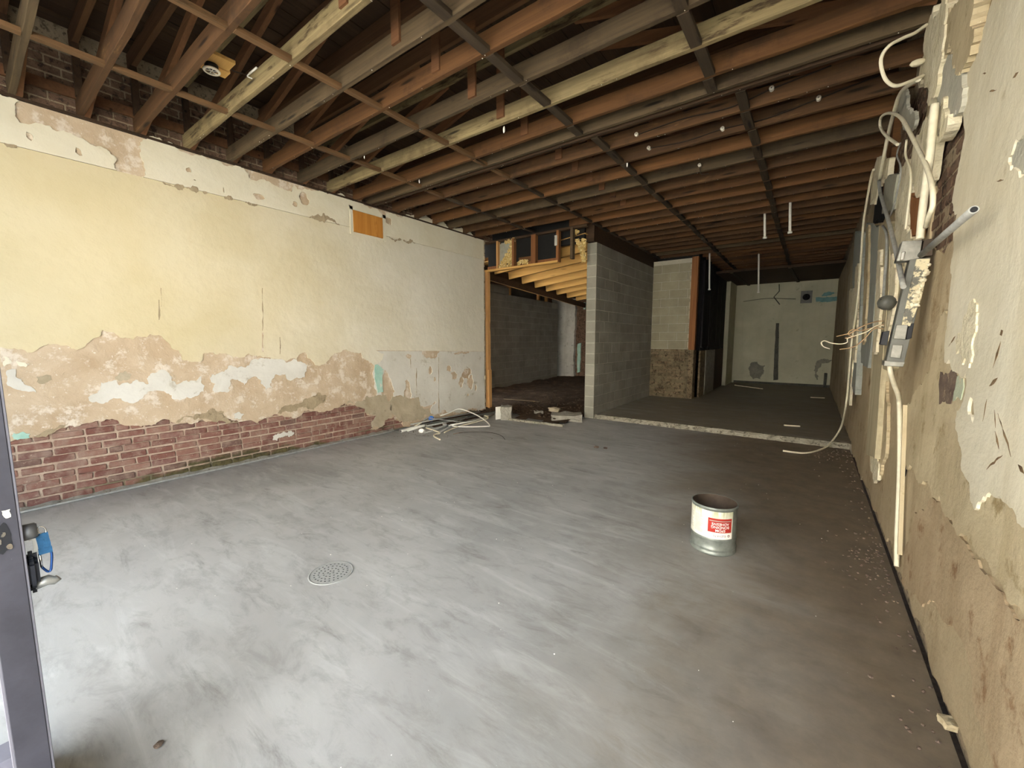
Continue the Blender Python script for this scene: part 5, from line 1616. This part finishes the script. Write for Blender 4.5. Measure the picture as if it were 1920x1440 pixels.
knobs = [((1194, 253), 4.33, 'porcelain knob on the joist behind the double beam, first of its wire run'), ((1217, 278), 4.73, 'porcelain knob on the second joist behind the double beam'), ((1355, 242), 4.73, 'porcelain knob beside the dark bridging strip on the second joist'), ((1447, 167), 4.33, 'porcelain knob on the darker side of the joist behind the double beam'), ((1535, 185), 4.73, 'porcelain knob nearest the wiring on the dark joists'), ((1312, 310), 5.5, 'small porcelain knob on a grey joist with a short wire')]
kp = []
for (x, y_), Y, lb in knobs:
    p = on(x, y_, 1, Y)
    o = empty('porcelain_knob', p)
    tag(o, lb, 'insulator', 'porcelain knobs on the joists')
    add('knob', kme, M['porcelain'], o, p + Vector((0, .0, 0)), (R(90), 0, 0))
    bm = bmesh.new()
    bmesh.ops.create_cone(bm, cap_ends=True, segments=8, radius1=.004, radius2=.004, depth=.006)
    add('nail', mesh_of(bm, 'n'), M['black'], o, p + Vector((0, -.024, 0)), (R(90), 0, 0))
    kp.append(p)
def wire(pts, lb):
    tag(tube('cloth_wire', pts, .0055, M['darkwire'], sides=6), lb, 'wire', 'old wires on the joists')
wire([kp[0], kp[0] + Vector((.45, 0, .02)), on(1367, 202, 1, 4.32), kp[3], kp[3] + Vector((.4, 0, .04))], 'dark cloth wire strung along the joist behind the double beam')
wire([kp[1], (kp[1] + kp[2]) / 2 + Vector((0, 0, -.025)), kp[2], (kp[2] + kp[4]) / 2 + Vector((0, 0, -.03)), kp[4], kp[4] + Vector((.4, 0, .05))], 'dark cloth wire sagging along the second joist')
wire([kp[5], kp[5] + Vector((.02, 0, -.10)), kp[5] + Vector((.10, 0, -.12))], 'short dark wire drooping from the small knob')
for (x, y_, Y, s, lb) in [(945, 243, 3.24, .055, 'white dried drip hanging below a pale joist'), (786, 340, 3.64, .04, 'white scrap on the joist above the plywood panel'), (683, 295, 2.85, .03, 'small white scrap on a joist near the cream wall'), (1176, 308, 4.7, .05, 'white paint fleck on the dark bridging strip')]:
    p = on(x, y_, 1, Y) if s < .05 or x < 1000 else on(x, y_, 2, CEIL - .012)
    bm = bmesh.new()
    bmesh.ops.create_icosphere(bm, subdivisions=2, radius=1)
    rr = random.Random(int(x))
    for v in bm.verts: v.co = Vector((v.co.x * s * .18, v.co.y * s * .18, v.co.z * s * .6)) * rr.uniform(.75, 1.2)
    tag(add('white_scrap', mesh_of(bm, 's'), M['foam'], None, p), lb, 'scrap')
# lamp holder on its wooden block
fx = on(397, 133, 2, 3.60)
lh = empty('lamp_holder', fx)
tag(lh, 'white ring lamp holder on a wooden block between two joists', 'lamp holder')
box('mounting_board', (fx.x - .11, 1.285, 3.645), (fx.x - .0, 1.52, 3.67), M['pine_x'], lh)
box('mounting_board', (fx.x + .02, 1.285, 3.645), (fx.x + .16, 1.50, 3.67), M['pine_x'], lh)
add('ring', lathe_mesh([(.042, -.006), (.056, -.007), (.059, 0), (.056, .007), (.046, .008), (.042, -.006)], 32), M['porcelain'], lh, fx)
add('socket', lathe_mesh([(0, .012), (.046, .012), (.046, .045), (0, .046)], 24), M['black'], lh, fx)
for k in range(3): add('spoke', box_mesh((.086, .004, .003)), M['porcelain'], lh, fx + Vector((0, 0, .0)), (0, 0, R(60 * k)))
tube('feed_wire', [fx + Vector((.05, .12, .06)), on(440, 134, 2, 3.6), on(462, 140, 1, 1.63)], .005, M['darkwire'], lh)
cl = empty('cable_sleeve', on(475, 132, 1, 1.63))
tag(cl, 'short white sleeve with wire on the pale flaking joist', 'sleeve')
tube('sleeve', [on(468, 138, 1, 1.63), on(481, 127, 1, 1.63)], .008, M['wht'], cl, False)
tube('wire_end', [on(468, 138, 1, 1.63), on(464, 143, 1, 1.62), on(472, 147, 1, 1.62)], .005, M['foam'], cl)

# ---------------------------------------------------------------- exhaust fan on the back wall
f0, f1 = onY(1502, 546, BY), onY(1522, 568, BY)
fan = empty('exhaust_fan', ((f0[0] + f1[0]) / 2, BY - .03, (f0[1] + f1[1]) / 2))
tag(fan, 'square grey exhaust fan with round dark hole in the back wall', 'fan')
fc = Vector(fan.location)
hw_ = (f1[0] - f0[0]) / 2
sq = [(fc.x - hw_, f1[1], 0), (fc.x + hw_, f1[1], 0), (fc.x + hw_, f0[1], 0), (fc.x - hw_, f0[1], 0)]
sheet('face_plate', sq, 1, BY - .03, -1, .017, M['greysteel'], fan, holes=[circ(fc.x, fc.z, .095, 20)], rag=0)
add('throat', lathe_mesh([(.095, -.002), (.095, .012), (0, .0125)], 24), M['black'], fan, (fc.x, BY - .028, fc.z), (R(-90), 0, 0))
for k in range(4): add('blade', box_mesh((.085, .03, .003), .001), M['charred'], fan, (fc.x + .04 * math.cos(k * 1.57), BY - .024, fc.z + .04 * math.sin(k * 1.57)), (R(70), -k * 1.57, 0))
# scraps on the far floor
for k, (x0_, y0_, x1_, y1_, lb) in enumerate([(1470, 797, 1500, 799, 'thin pale batten on the raised rear floor'), (1520, 745, 1546, 746, 'thin pale batten near the back wall'), (1378, 722, 1430, 729, 'long pale batten at the foot of the back wall')]):
    tag(bar('floor_batten', fl(x0_, y0_, rear_z + .01), fl(x1_, y1_, rear_z + .01), .03, .018, M['wht_plastic']), lb, 'batten')
